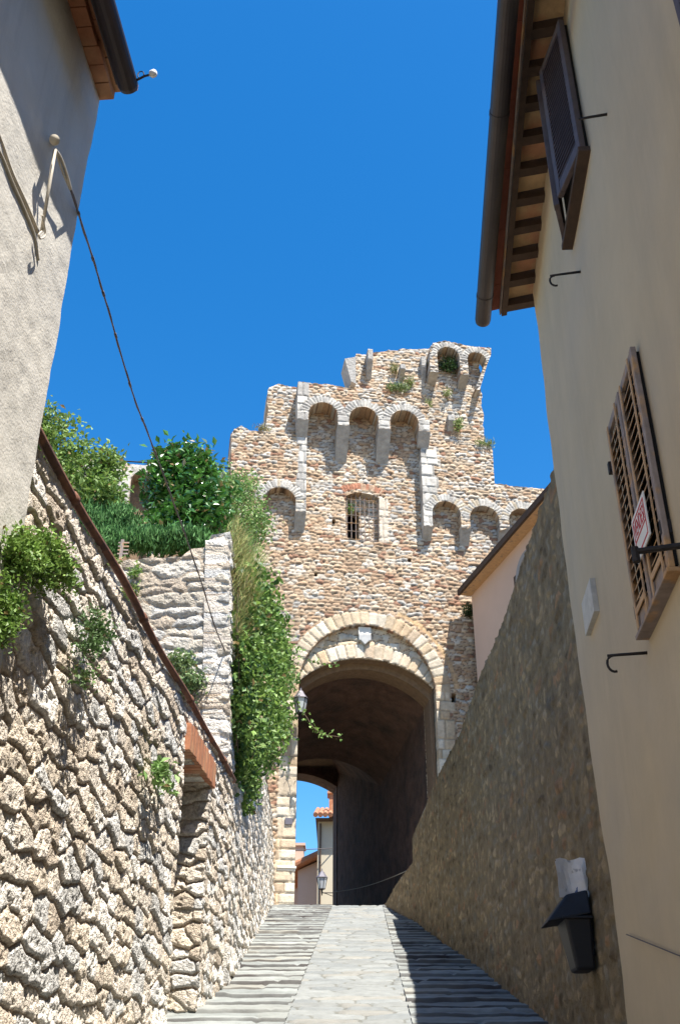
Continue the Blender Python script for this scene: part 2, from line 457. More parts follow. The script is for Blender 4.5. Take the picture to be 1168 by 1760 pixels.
def f_steps(seed, P=.47):
    def f(X, Y, T):
        y = Y + fbm(X * 1.3, Y * .8, seed, 3) * .04
        i = np.floor(y / P); 
        ph = y / P - i + (hsh(i, 0 * i, seed) - .5) * 0
        cut = .5 + .0 * ph
        h = .032 * (1 - ph) * sstep(0, .035, ph) + .006
        h = h - .018 * sstep(.97, 1.0, ph)
        half = (hsh(i, 0 * i + 4, seed) < .55)
        h = h - np.where(half, .02 * np.exp(-((ph - .52) / .03) ** 2), 0) + np.where(half & (ph > .52), .012, 0)
        # joints along the step
        sx = X / .75 + hsh(i, np.where(half & (ph > .52), 1, 0), seed + 6) * 3; k = np.floor(sx); e = np.minimum(sx - k, 1 - sx + k) * .75
        h = h - .02 * sstep(.012, .0, e)
        h1 = hsh(i * 7 + k, np.where(half & (ph > .52), 1, 0), seed + 2)
        h = h + (h1 - .5) * .014 + fbm(X * 7, Y * 7, seed + 3, 4, .6) * .022
        c = pick(GP, [3, 3, 1.5, 1.5, 2], hsh(i * 7 + k, 0 * i + 2, seed + 4)) * (1 + (h1 - .5) * .2 + fbm(X * 4, Y * 4, seed + 8, 3) * .4)[..., None]
        c = c * np.array([1.16, 1.17, 1.14])
        shade_dirt = np.maximum(1 - sstep(.02, .085, ph), sstep(.93, .97, ph)) * .74  # riser and groove shade painted into the stone colour, along with joint dirt
        shade_dirt = np.maximum(shade_dirt, np.where(half, .25 * np.exp(-((ph - .50) / .035) ** 2), 0)) * (.75 + 1.2 * fbm(X * 3, Y * 3, seed + 12, 3))
        return h, c * (1 - np.clip(shade_dirt, 0, .88)[..., None] * np.array([.95, 1, 1]))
    return f
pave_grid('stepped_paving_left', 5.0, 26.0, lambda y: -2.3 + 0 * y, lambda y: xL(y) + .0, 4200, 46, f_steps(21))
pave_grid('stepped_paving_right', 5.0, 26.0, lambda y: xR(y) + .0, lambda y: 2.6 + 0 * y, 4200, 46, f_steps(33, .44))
g = MB()
ys = [-80, -20, 0, 10, 20, CREST - 1, CREST + 1, 60, 300, 900]
for a, b in zip(ys[:-1], ys[1:]):
    za = min(SL * a, SL * CREST) - .12; zb = min(SL * b, SL * CREST) - .12
    xs = [-400, -60, -4, 4, 60, 400]
    for c, d in zip(xs[:-1], xs[1:]):
        g.add([(c, a, za), (d, a, za), (d, b, zb), (c, b, zb)], [(0, 1, 2, 3)])
tag(g.build('ground', M_EARTH), kind='structure')

# ------------------------------------------------------------------ left: near retaining wall
A1 = .075
def near_dir(): 
    n = math.hypot(A1, 1); return np.array([A1 / n, 1 / n, 0]), np.array([1 / n, -A1 / n, 0])
tN, nN = near_dir()
oN = np.array([-1.38 - A1 * 9.5, 0, 0])
def frN(u, v, h, off=0):
    u = np.asarray(u, float); v = np.asarray(v, float); h = np.asarray(h, float) + off
    return np.stack([oN[0] + tN[0] * u + nN[0] * h, oN[1] + tN[1] * u + nN[1] * h, v + 0 * u], -1)
def LN(px, py, off=0):
    p = hit(px, py, oN + nN * off, nN); return float((p - oN) @ tN), float(p[2])
TU = [(.68, .60, .50), (.62, .53, .42), (.56, .54, .50), (.76, .71, .63), (.50, .42, .33), (.38, .17, .11)]
LN_ = dict(sw=.225, sh=.150, jx=.9, jy=.6, merge=.42, gap=.008, round=.011, relief=.017, rand=.016, rough=.017, rf=30, warp=.5, warpv=.5, tilt=.04, lean=.2, leanA=.012, hj=.008, pits=.10,
           pal=TU, w=[4, 3.2, 2.0, 2.6, 1.2, .0], mortar=(.40, .30, .21), cvar=.28, stain=.45)
wallN = empty('retaining_wall', frN(8, 2, 0), 'pale rough stone retaining wall climbing beside the stepped lane, lit by the sun', 'stone wall')
TOPN = 4.95
n0 = LN(342, 1372)[0]; n1 = LN(371, 1372)[0]; nz = LN(370, 1372)[1]
n0, n1 = 9.25, 10.42
doorz = nz
top = [(11.75, TOPN), (4.0, TOPN)]
lp = [(4.79, .4), (n0 - .02, 1.7), (n0 + .05, 2.6), (n0 - .04, 3.4), (n0, doorz), (n1, doorz), (n1, 2.0), (11.75, 2.4), (11.75, TOPN), (4.79, TOPN)]
relief_wall('wall', [ragged(lp, .025, .15, 3)], frN, .0105, LN_, M_TUFA, wallN, 101, depth=.45)
# blocked doorway behind: rough fill and the far jamb
LNf = dict(LN_); LNf.update(relief=.03, tilt=.2)
relief_wall('door_blocking', [[(n0 - .3, 1.6), (n1 + .05, 1.6), (n1 + .05, doorz + .1), (n0 - .3, doorz + .1)]], lambda u, v, h: frN(u, v, h, -.42), .02, LNf, M_TUFA, wallN, 141, depth=.05)
def frJ(u, v, h):   # jamb: u goes into the wall, faces the viewer
    u = np.asarray(u, float); h = np.asarray(h, float); v = np.asarray(v, float)
    return np.stack([oN[0] + tN[0] * (n1 - h - .035) + nN[0] * (-u), oN[1] + tN[1] * (n1 - h - .035) + nN[1] * (-u), v + 0 * u], -1)
relief_wall('door_jamb', [[(-.03, 1.6), (.44, 1.6), (.44, doorz), (-.03, doorz)]], frJ, .0105, dict(LN_, sh=.14, sw=.24, relief=.03, tilt=.15), M_TUFA, wallN, 151, depth=.05)
m = MB(); 
for k in range(14):
    a = n0 - .03 + k * (n1 - n0 + .1) / 14; b = a + (n1 - n0 + .1) / 14 - .008
    m.box(lambda u, w, z: frN(u, z, w), (a, -.40, doorz), (b, .055 + .006 * (k % 3), doorz + .25))
m.build('brick_lintel', M_TERRA, wallN, bevel=.004)
# rusty pipe laid along the wall top
p = MB(); pts = [frN(u, TOPN + .045 + .012 * math.sin(u * 2.1), .02 + .008 * math.sin(u * 3)) for u in np.linspace(4.6, 11.78, 30)]
p.tube(pts, .030, 10)
for u in (5.6, 7.4, 9.2, 11.0):
    c = frN(u, TOPN + .045, .02); p.tube([frN(u - .03, TOPN + .045 + .012 * math.sin(u * 2.1), .02 + .008 * math.sin(u * 3)), frN(u + .03, TOPN + .045 + .012 * math.sin(u * 2.1), .02 + .008 * math.sin(u * 3))], .040, 10)
tag(p.build('iron_pipe', M_RUST, smooth=True), 'long rusty iron pipe running along the top of the pale retaining wall', 'pipe')

# far retaining wall of the terrace, and its front wall facing the viewer
yF0, yF1 = 11.75, 26.2
XF = lambda y: -1.20 - .019 * (y - 12)
cF = frN(yF0, 0, 0)
FDIR = np.array([-.2, 13.6, 0]); FDIR = FDIR / np.linalg.norm(FDIR); FN = np.array([FDIR[1], -FDIR[0], 0])
oF = np.array([-1.20, 11.95, 0])
BAT = .048
def frF(u, v, h):
    u = np.asarray(u, float); v = np.asarray(v, float); h = np.asarray(h, float) - (v - 3.0) * BAT
    return np.stack([oF[0] + FDIR[0] * u + FN[0] * h, oF[1] + FDIR[1] * u + FN[1] * h, v + 0 * u], -1)
TERR = 7.95
LFar = dict(LN_, sw=.25, sh=.16, relief=.035, tilt=.15, w=[3, 2, 3, 3, 1, .0], rand=.025, rough=.03)
wallT = empty('terrace_wall', oF + np.array([0, 0, 2.8]), 'tall pale stone terrace wall with large blocks, under the ivy and garden', 'stone wall')
relief_wall('wall', [[(0, 2.2), (14.2, 5.4), (14.2, TERR), (0, TERR + .25)]], frF, .024, LFar, M_TUFA, wallT, 201, depth=.3)
def frG(u, v, h):
    u = np.asarray(u, float); v = np.asarray(v, float); h = np.asarray(h, float)
    return np.stack([oF[0] + .02 - (v - 3.0) * BAT - u, 11.95 - h + 0.06 * u, v + 0 * u], -1)
LFront = dict(LN_, sw=.31, sh=.155, merge=.42, jx=.9, jy=.75, relief=.022, rand=.018, tilt=.06, lean=.2, rough=.045, rf=16, warp=.6, warpv=.7, gap=.009, round=.03, pits=.06,
              pal=[(.55, .50, .42), (.51, .45, .36), (.46, .435, .39), (.60, .56, .49), (.47, .39, .30)], w=[3, 2.5, 2, 1, 2], mortar=(.36, .28, .20), cvar=.25, leanA=.010)
gp = [(0, 4.2), (3.6, 4.2), (3.6, 7.93), (2.6, 7.95), (2.0, 7.93), (1.2, 7.97), (.62, 7.99), (.5, 8.10), (.32, 8.12), (.24, 8.28), (.0, 8.34)]
relief_wall('front_face', [ragged(gp, .012, .12, 9)], frG, .016, LFront, M_TUFA, wallT, 221, depth=.5)
m = MB()
m.add([(-1.35, 12.1, TERR - .06), (-1.6, 26, TERR - .06), (-14, 26, TERR + .6), (-14, 12.2, TERR - .06)], [(0, 1, 2, 3)])
m.add([frN(4.6, TOPN - .1, -.3), frN(11.8, TOPN - .1, -.3), (-14, 12.2, TOPN - .1), (-14, 4.9, TOPN - .1)], [(0, 1, 2, 3)])
tag(m.build('garden_ground', M_EARTH), kind='structure')

# ------------------------------------------------------------------ the tower
TA = math.radians(8.6)
E1 = np.array([math.cos(TA), math.sin(TA), 0]); EN = np.array([-math.sin(TA), math.cos(TA), 0]); OT = np.array([.60, 25.5, 0])
def frT(off):
    def f(u, v, h):
        u = np.asarray(u, float); v = np.asarray(v, float); w = off - np.asarray(h, float)
        return np.stack([OT[0] + E1[0] * u + EN[0] * w, OT[1] + E1[1] * u + EN[1] * w, v + 0 * u], -1)
    return f
def LT(px, py, off=0):
    p = hit(px, py, OT + EN * off, EN); return float((p - OT) @ E1), float(p[2])
def PT(l, off=0): return [LT(x, y, off) for x, y in l]
TP = [(.48, .375, .265), (.39, .265, .17), (.53, .465, .38), (.41, .385, .345), (.28, .155, .10), (.43, .315, .21)]
def zone(U, V): return np.clip((V - 14.5) / 5 + fbm(U * .8, V * .8, 5, 3) * 1.6 + .05, 0, 1)
LTW = dict(sw=.175, sh=.100, jx=.8, jy=.5, merge=.3, gap=.008, round=.022, relief=.030, rand=.026, rough=.022, rf=13, warp=.9, warpv=.9, tilt=.14, lean=.2, leanA=.022, hj=.004,
           pal=TP, w=[4, 3, 2, .8, .7, 3], w2=[2.5, .7, 3.5, 4, .5, 1.2], mortar=(.15, .10, .068), zone=zone, cvar=.3, stain=.3)
LRED = dict(LTW, w=[3, 3.5, 2, .8, 1.1, 3], w2=[3, 1.3, 3, 3, .5, 1.6])
GREY = [(.45, .43, .39), (.37, .35, .32), (.52, .49, .44)]
WARM = [(.54, .425, .29), (.49, .365, .235), (.57, .47, .345), (.47, .37, .265), (.60, .53, .42)]
tower = empty('gate_tower', OT + np.array([0, 0, 5.8]), 'ruined medieval stone gate tower with blind arches and the big archway', 'tower')
OA, OB, OTU = -.30, -.55, -.42
# gate arcs
sl_ = LT(513, 1178); sr_ = LT(748, 1190); ap = LT(630, 1075)
gcx = (sl_[0] + sr_[0]) / 2; gr = (sr_[0] - sl_[0]) / 2; gcz = ap[1] - gr * 1.0
apl = LT(630, 1132, .16); sl2 = LT(512, 1172, .16); 
rise = apl[1] - sl2[1]; R2 = (gr ** 2 + rise ** 2) / (2 * rise); c2z = apl[1] - R2; half = math.asin(min(1, gr / R2))
spz = c2z + R2 * math.cos(half)
ZB = 5.2
big = [(gcx + gr, ZB)] + arcpts(gcx, gcz, gr, 0, math.pi, 40) + [(gcx - gr, ZB)]
low = [(gcx + gr, ZB)] + arcpts(gcx, c2z, R2, math.pi / 2 - half, math.pi / 2 + half, 40) + [(gcx - gr, ZB)]
win = PT([(594, 924), (594, 853), (602, 849), (620, 847), (640, 851), (651, 856), (651, 932), (620, 930)])
sil = [(330, 1590), (345, 1000), (398, 1000), (398, 747), (403, 738), (415, 733), (430, 741), (458, 741), (462, 666), (476, 661), (510, 668), (515, 657), (545, 660), (575, 663), (600, 668), (607, 655), (607, 620), (612, 608), (628, 608), (640, 606), (660, 604), (690, 600), (728, 600), (745, 596), (790, 597), (822, 604), (824, 650), (828, 700), (831, 766), (842, 768), (846, 832), (900, 838), (1000, 845), (1000, 1590)]
silT = PT(sil)
holes = [PT([(x, y), (x, y + h_), (x + w_, y + h_), (x + w_, y)]) for x, y, w_, h_ in ((785, 797, 6, 7), (570, 893, 6, 8), (540, 985, 5, 6), (700, 960, 6, 6), (826, 742, 5, 5))]
silT[0] = (silT[1][0], ZB); silT[-1] = (silT[-2][0], ZB)
def upper(c): return c
hole = PT([(775, 1192), (775, 1208), (783, 1208), (783, 1192)])
q0 = LT(478, 1400)[0]; q1 = gcx - gr
ex = [ring(gcx, gcz, gr, gr + .40, .26, WARM, [3, 2, 3, 1, 2], .035, a0=-.02, a1=math.pi + .02, seed=61, jit=.1),
      ring(gcx, gcz, gr + .50, gr + .62, .3, [(.50, .34, .19)], [1], .01, a0=.05, a1=1.2, seed=63, jit=.6),
      blocks(gcx + gr, gcx + gr + .35, ZB, gcz, .42, .34, WARM, [2, 2, 3, 1, 3], .035, seed=65, jag=.2),
      blocks(q0, q1 + .01, ZB, gcz + .1, .45, .33, WARM, [2, 1, 3, 1, 4], .035, seed=67, jag=.05)]
wcx = (win[1][0] + win[5][0]) / 2
ex.append(ring(wcx, win[1][1] - .75, 1.02, 1.22, .09, [(.40, .18, .11), (.46, .30, .20)], [2, 2], .03, a0=math.radians(58), a1=math.radians(122), seed=71, jit=.1, gap=.004))
ex.append(blocks(win[5][0] + .02, win[5][0] + .22, win[6][1], win[5][1], .25, .3, [(.58, .50, .40)], [1], .03, seed=73, jag=.06))
relief_wall('wall', [ragged(silT, .04, .12, 13), win, big, hole] + holes[1:4], frT(0), .030, LRED, M_TOWER, tower, 301, depth=1.4, extra=ex)
m = MB()
h0 = np.array(hole)
m.box(lambda u, w, z: frT(0)(u, z, -w), (h0[:, 0].min() - .05, .3, h0[:, 1].min() - .05), (h0[:, 0].max() + .05, .32, h0[:, 1].max() + .05))
m.build('putlog_hole', M_BLACK, tower)
for hl in holes[1:4]:
    h0 = np.array(hl); m = MB(); m.box(lambda u, w, z: frT(0)(u, z, -w), (h0[:, 0].min() - .03, .3, h0[:, 1].min() - .03), (h0[:, 0].max() + .03, .32, h0[:, 1].max() + .03)); m.build('putlog_hole', M_BLACK, tower)
# recessed tympanum with the lower arch
ty = arcpts(gcx, gcz, gr + .06, 0, math.pi, 40)
ty = [(gcx + gr + .06, spz - .3)] + ty + [(gcx - gr - .06, spz - .3), (gcx - gr, spz - .3)] + arcpts(gcx, c2z, R2, math.pi / 2 + half, math.pi / 2 - half, 40) + [(gcx + gr, spz - .3)]
relief_wall('tympanum', [ty], frT(.16), .026, dict(LTW, sw=.24, sh=.19, jy=.2, pal=WARM, w=[2, 1, 4, .5, 5], zone=None, relief=.03, rand=.015, tilt=.1), M_TOWER, tower, 311, depth=.05,
            extra=[ring(gcx, c2z, R2, R2 + .40, .27, WARM, [3, 2, 4, .6, 3], .04, a0=math.pi / 2 - half - .1, a1=math.pi / 2 + half + .1, seed=81, jit=.06)])
# layer A: lower corbelled arcades left and right
def arch_open(xa, xb, yapex, ybot, off, slant=0):
    a = LT(xa, (yapex + ybot) / 2, off)[0]; b = LT(xb, (yapex + ybot) / 2, off)[0]; r = (b - a) / 2; c = (a + b) / 2; t = LT((xa + xb) / 2, yapex, off)[1]
    return c, t - r, r
def arcade(c, cz, r, zbot, n=18):
    return [(c + r, zbot)] + arcpts(c, cz, r, 0, math.pi, n) + [(c - r, zbot)]
exA = []
# right part
arR = [arch_open(743, 792, 862, 940, OA), arch_open(808, 858, 870, 940, OA), arch_open(875, 923, 875, 940, OA), arch_open(940, 988, 881, 940, OA)]
zbA = [LT(732, 905, OA)[1], LT(800, 908, OA)[1], LT(866, 906, OA)[1], LT(930, 906, OA)[1]]
pts = [LT(722, 775, OA), ]
uR0 = pts[0][0]
lpA = PT([(722, 772), (735, 762), (760, 772), (790, 766), (831, 764), (845, 768), (849, 833), (900, 838), (1000, 845)], OA)
uEnd = lpA[-1][0]
low_ = [(uEnd, zbA[3])]
for (c, cz, r), zb in zip(arR[::-1], [zbA[3], zbA[2], zbA[1], zbA[0]]):
    low_ += [(c + r, zb)] + arcpts(c, cz, r, 0, math.pi, 18) + [(c - r, zb)]
low_ += [(uR0, zbA[0])]
LA = dict(LTW, zone=None, w=[3, 1.6, 3, 2, .4, 2.5])
for i, (c, cz, r) in enumerate(arR): exA.append(ring(c, cz, r, r + .24, .11, GREY + [(.50, .42, .31)], [3, 2, 2, 2], .03, seed=90 + i, jit=.35, gap=.006))
exA.insert(0, blocks(uR0, uR0 + .34, zbA[0], LT(722, 772, OA)[1], .34, .33, GREY, [2, 2, 3], .03, seed=97, jag=.25))
relief_wall('right_arcade', [lpA[:1] + [tuple(p_) for p_ in ragged(lpA, .03, .12, 17)[1:-1] if p_[1] > LT(722, 800, OA)[1] - 9][:0] + lpA[1:] + low_], frT(OA), .028, LA, M_TOWER, tower, 321, depth=-OA - .02 + .03, extra=exA)
# left part
cL, czL, rL = arch_open(452, 508, 838, 915, OA)
zbL = LT(517, 880, OA)[1]
uL1 = LT(527, 800, OA)[0]; uL0 = LT(398, 850, OA)[0]
lpL = [(uL0, zbL - .3)] + PT([(398, 746), (403, 738), (415, 733), (430, 741), (475, 743), (500, 748), (527, 752)], OA) + [(uL1, zbL), (cL + rL, zbL)] + arcpts(cL, czL, rL, 0, math.pi, 18) + [(cL - rL, zbL - .3)]
exL = [blocks(uL1 - .22, uL1, zbL, LT(520, 752, OA)[1], .3, .32, GREY, [2, 2, 3], .03, seed=99, jag=.12), ring(cL, czL, rL, rL + .26, .11, GREY + [(.50, .42, .31)], [3, 2, 2, 2], .03, seed=103, jit=.35, gap=.006)]
relief_wall('left_arcade', [lpL], frT(OA), .028, dict(LA, w=[3, 2.4, 2, 1.5, .8, 3]), M_TOWER, tower, 331, depth=.31, extra=exL)
# layer B: three high arches
arB = [arch_open(530, 580, 692, 750, OB), arch_open(600, 650, 700, 770, OB), arch_open(671, 719, 706, 770, OB)]
zbB = [LT(518, 722, OB)[1], LT(590, 732, OB)[1], LT(660, 738, OB)[1], LT(728, 742, OB)[1]]
topB = PT([(512, 657), (545, 660), (575, 663), (600, 668), (640, 676), (690, 683), (736, 695)], OB)
uB0 = topB[0][0]; uB1 = topB[-1][0]
lwB = [(uB1, zbB[3])]
for i, (c, cz, r) in list(enumerate(arB))[::-1]:
    lwB += [(c + r, zbB[i + 1])] + arcpts(c, cz, r, 0, math.pi, 18) + [(c - r, zbB[i])]
lwB += [(uB0, zbB[0])]
exB = [ring(c, cz, r, r + .25, .12, GREY, [3, 3, 2], .03, seed=110 + i, jit=.3, gap=.006) for i, (c, cz, r) in enumerate(arB)]
exB.insert(0, blocks(uB0, uB0 + .32, zbB[0], topB[0][1] + .2, .4, .36, GREY, [2, 3, 2], .03, seed=117, jag=.05))
for k in (1, 2, 3):
    a = arB[k - 1][0] + arB[k - 1][2]; b = (arB[k][0] - arB[k][2]) if k < 3 else uB1
    exB.append(blocks(a, b, zbB[k], arB[k - 1][1] + .1, .5, .3, GREY, [2, 3, 2], .03, seed=120 + k))
relief_wall('upper_arcade', [[tuple(x) for x in ragged(topB, .0, .5)][:0] + topB + lwB], frT(OB), .026, dict(LA, w=[3, 2.4, 3, 2, .8, 2]), M_TOWER, tower, 341, depth=.56, extra=exB)
# turret corbelled at the top right corner
arT = [arch_open(751, 789, 597, 640, OTU), arch_open(803, 835, 606, 640, OTU)]
zbT = [LT(745, 640, OTU)[1], LT(797, 645, OTU)[1]]
tT = PT([(738, 598), (744, 590), (765, 586), (790, 592), (815, 596), (843, 598), (843, 610), (836, 628), (829, 652), (823, 672), (816, 668)], OTU)
c1, z1, r1 = arT[0]; c2, z2, r2 = arT[1]
tT += [(c2 + r2 * .55, z2 - r2 * 1.2), (c2 + r2 * .98, z2)] + arcpts(c2, z2, r2, 0, math.pi, 16) + [(c2 - r2, zbT[1]), (c1 + r1, zbT[1])] + arcpts(c1, z1, r1, 0, math.pi, 16) + [(c1 - r1, zbT[0]), (LT(738, 640, OTU)[0], zbT[0])]
exT = [ring(c, cz, r, r + .20, .12, GREY, [3, 3, 2], .03, seed=130 + i, jit=.2, gap=.006) for i, (c, cz, r) in enumerate(arT)]
relief_wall('turret', [tT], frT(OTU), .026, dict(LA, w=[1.5, .7, 3, 4, .2, 1], pal=TP), M_TOWER, tower, 351, depth=.43, extra=exT)
# corbels: stepped wedges that carry the projecting parts
def corbel(u0, u1, ztop, zbot, off_top, off_bot=0.0, name='corbel'):
    m = MB(); F = lambda u, w, z: frT(0)(u, z, -w)
    n = 3
    for i in range(n):   # three courses, each a little further out
        za = zbot + (ztop - zbot) * i / n; zb = zbot + (ztop - zbot) * (i + 1) / n
        oa = off_bot + (off_top - off_bot) * i / n; ob = off_bot + (off_top - off_bot) * (i + 1) / n
        d = .004 * i
        m.hexa([F(u0 - d, oa + .0, za), F(u1 + d, oa, za), F(u1 + d, off_bot + .05, za), F(u0 - d, off_bot + .05, za),
                F(u0 - d, ob, zb), F(u1 + d, ob, zb), F(u1 + d, off_bot + .05, zb), F(u0 - d, off_bot + .05, zb)])
    return m.build(name, M_CORB, tower)
M_CORB = mat('corbel_stone', (.33, .315, .29), .95, n1=(6, .3), bump=[(14, .8, .04), (60, .4, .008)])
for i in range(2):
    c, cz, r = arB[i]; cn = arB[i + 1]
    corbel(c + r, cn[0] - cn[2], zbB[i + 1], LT(590 + 70 * i, 795 + 5 * i)[1], OB - .03)
corbel(uB0, arB[0][0] - arB[0][2], zbB[0], LT(517, 752, OA)[1], OB - .03, OA)
corbel(arB[2][0] + arB[2][2], uB1, zbB[3], LT(727, 770, OA)[1], OB - .03, OA)
for i in range(3):
    c, cz, r = arR[i]; cn = arR[i + 1]
    corbel(c + r, cn[0] - cn[2], zbA[i + 1], LT(800, 940 + 1 * i)[1] if i < 1 else LT(866, 938)[1], OA - .03)
corbel(uR0, arR[0][0] - arR[0][2], zbA[0], LT(732, 931)[1], OA - .03)
corbel(cL + rL, uL1, zbL, LT(517, 915)[1], OA - .03)
corbel(LT(738, 640, OTU)[0], c1 - r1, zbT[0], LT(742, 663)[1], OTU - .03)
corbel(c1 + r1, c2 - r2, zbT[1], LT(797, 670)[1], OTU - .03)
# lone corbel stubs left on the ruined parapet
def stub(xa, xb, yt, yb, off, side=None):
    a = LT(xa, (yt + yb) / 2, off)[0]; b = LT(xb, (yt + yb) / 2, off)[0]; zt = LT(xa, yt, off)[1]; zm = zt - (zt - LT(xa, yb)[1]) * .45; zb = LT(xa, yb)[1]
    F = lambda u, w, z: frT(0)(u, z, -w)
    m = MB(); m.box(F, (a, off, zm), (b, .05, zt)); m.hexa([F(a, -.01, zb), F(b, -.01, zb), F(b, .05, zb), F(a, .05, zb), F(a, off, zm), F(b, off, zm), F(b, .05, zm), F(a, .05, zm)])
    m.build('corbel', M_CORB, tower, bevel=.02)
stub(632, 641, 599, 653, -.38); stub(688, 697, 625, 656, -.36); stub(770, 781, 712, 742, -.22); stub(724, 733, 612, 655, -.2)
F0 = lambda u, w, z: frT(0)(u, z, -w)
m = MB(); a = PT([(590, 625), (609, 622), (609, 668), (601, 664)]); m.prism(a, F0, -.25, .5); m.build('corbel', M_CORB, tower)
# barred window: shallow blocking wall with a smaller dark arched opening, iron grille
wu0 = win[1][0] - .05; wu1 = win[5][0] + .05; wz0 = win[6][1] - .12; wz1 = win[3][1] + .1
dk = arch_open(596, 617, 876, 922, .22)
dkh = [(dk[0] + dk[2], wz0 - .05)] + arcpts(dk[0], dk[1], dk[2], 0, math.pi, 12) + [(dk[0] - dk[2], wz0 - .05)]
relief_wall('window_blocking', [[(wu0, wz0 - .1), (wu1, wz0 - .1), (wu1, wz1), (wu0, wz1)], dkh], frT(.24), .02, dict(LTW, zone=None, sw=.2, sh=.13, w=[4, 1, 4, 3, .2, 1]), M_TOWER, tower, 361, depth=.4)
m = MB(); m.box(F0, (wu0, .75, wz0 - .2), (wu1, .78, wz1)); m.build('dark_opening', M_BLACK, tower)
gm = MB()
for k in range(8):
    u = wu0 + .09 + (wu1 - wu0 - .18) * k / 7; gm.tube([F0(u, .05, wz0 + .1), F0(u, .05, wz1 - .18)], .009, 6)
gr_ = gm.build('window_grille', M_GREYWOOD, tower)
gm = MB()
for k in range(6):
    z = wz0 + .18 + (wz1 - wz0 - .5) * k / 5; gm.tube([F0(wu0 + .04, .04, z), F0(wu1 - .04, .04, z)], .007, 6)
gm.build('cross_bars', M_GREYWOOD, gr_)
# impost moulding on the left jamb
m = MB(); z = LT(490, 1493)[1]
m.box(F0, (q0, -.07, z), (q1 + .03, .3, z + .05)); m.box(F0, (q0, -.04, z - .05), (q1 + .015, .3, z - .003)); m.build('impost', M_PALE, tower, bevel=.006)
# passage: short ring, then the vault that narrows to the far opening
def seg(cx, hw, spring, rise_, zb, n=20):
    R = (hw ** 2 + rise_ ** 2) / (2 * rise_); cz = spring + rise_ - R; h = math.asin(min(1, hw / R))
    return [(cx + hw, zb)] + arcpts(cx, cz, R, math.pi / 2 - h, math.pi / 2 + h, n) + [(cx - hw, zb)]
def loft(profs, offs, name, mt, parent, smooth=False):
    V = []; F = []; n = len(profs[0])
    for p_, o_ in zip(profs, offs): V += [tuple(frT(o_)(u, v, 0)) for u, v in p_]
    for i in range(len(profs) - 1):
        for k in range(n - 1): F.append((i * n + k, i * n + k + 1, (i + 1) * n + k + 1, (i + 1) * n + k))
    me = bpy.data.meshes.new(name); me.from_pydata(V, [], F); me.update()
    return link(name, me, mt, parent)
DEP = 12.0
e_r = LT(572, 1364, DEP); e_t = LT(522, 1346, DEP)
ehw = 1.45; ecx = e_r[0] - ehw; erise = .42; esp = e_r[1]
espring = esp; ZB2 = 5.0
p0 = seg(gcx, gr - .03, spz, rise, ZB2); p1 = seg(gcx, gr - .05, spz - .16, rise, ZB2); p2 = seg(gcx, gr + .05, spz - .04, rise + .05, ZB2)
mid = seg((gcx + ecx) / 2, (gr + ehw) / 2 + .1, spz - .9, rise, ZB2)
p3 = seg(ecx, ehw + .02, espring + .5, .9, ZB2)
pe = seg(ecx, ehw, espring, erise, ZB2)
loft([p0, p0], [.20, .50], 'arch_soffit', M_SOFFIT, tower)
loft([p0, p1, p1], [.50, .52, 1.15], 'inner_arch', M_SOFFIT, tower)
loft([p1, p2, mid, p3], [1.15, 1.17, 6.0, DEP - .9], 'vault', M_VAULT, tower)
m = MB(); n = len(pe)
V = [F0(u, DEP - .9, v) for u, v in p3] + [F0(u, DEP - .9, v) for u, v in pe] + [F0(u, DEP, v) for u, v in pe]
Fq = []
for k in range(n - 1): Fq.append((k, k + 1, n + k + 1, n + k)); Fq.append((n + k, n + k + 1, 2 * n + k + 1, 2 * n + k))
m.add(V, Fq); m.build('far_arch', M_VAULT, tower)
# masonry body of the tower behind its face, side walls and back
m = MB()
ul = silT[1][0] + .3
m.box(F0, (ul, 1.3, ZB), (ecx - ehw - .3, DEP, 12.2)); m.box(F0, (max(gcx + gr, ecx + ehw) + .3, 1.3, ZB), (6.0, DEP, 12.2))
m.box(F0, (ul, 1.3, 12.6), (6.0, DEP, 13.6))
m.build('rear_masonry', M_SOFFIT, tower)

# coat of arms
sh = empty('coat_of_arms', frT(.16)(gcx, ap[1] - .3, .05), 'small grey stone shield fixed under the crown of the gate arch', 'coat of arms')
s0 = LT(626, 1101, .12); su, zt = s0
w_ = .165
zu = LT(626, 1078, .12)[1]; zm = LT(626, 1092, .12)[1]; zl = LT(626, 1110, .12)[1]
m = MB(); m.box(F0, (su - w_ * 1.03, .05, zm), (su + w_ * 1.03, .17, zu - .02)); m.build('top_slab', M_PALE, sh, bevel=.01)
m = MB(); m.prism([(su - w_, zm - .005), (su - w_ * .98, zm - .18), (su - w_ * .7, zl + .12), (su, zl), (su + w_ * .7, zl + .12), (su + w_ * .98, zm - .18), (su + w_, zm - .005)], F0, .03, .17)
m.build('shield', M_SHIELD, sh, bevel=.015)

# plaque on the left jamb
a = LT(489, 1418); b = LT(502, 1407)
m = MB(); m.box(F0, (a[0], -.07, a[1]), (b[0], -.035, b[1])); tag(m.build('wall_plaque', M_LEAD, bevel=.004), 'small dark grey square plaque on the left jamb of the gate', 'plaque')
# floodlight
a = LT(481, 1223, -.3); b = LT(498, 1211, -.3)
fl = empty('floodlight', F0((a[0] + b[0]) / 2, 0, a[1]), 'small black box floodlight beside the gate lantern, half in the ivy', 'floodlight')
m = MB(); m.box(F0, (a[0], -.36, a[1]), (b[0], -.16, b[1])); m.build('housing', M_IRON, fl, bevel=.01)
m = MB(); m.box(F0, (a[0] + .02, -.34, a[1] - .012), (b[0] - .02, -.19, a[1] - .002)); m.build('glass', M_GLASS, fl)
m = MB(); m.tube([F0((a[0] + b[0]) / 2, -.18, b[1] - .05), F0((a[0] + b[0]) / 2, .05, b[1] - .03)], .015); m.build('bracket', M_IRON, fl)
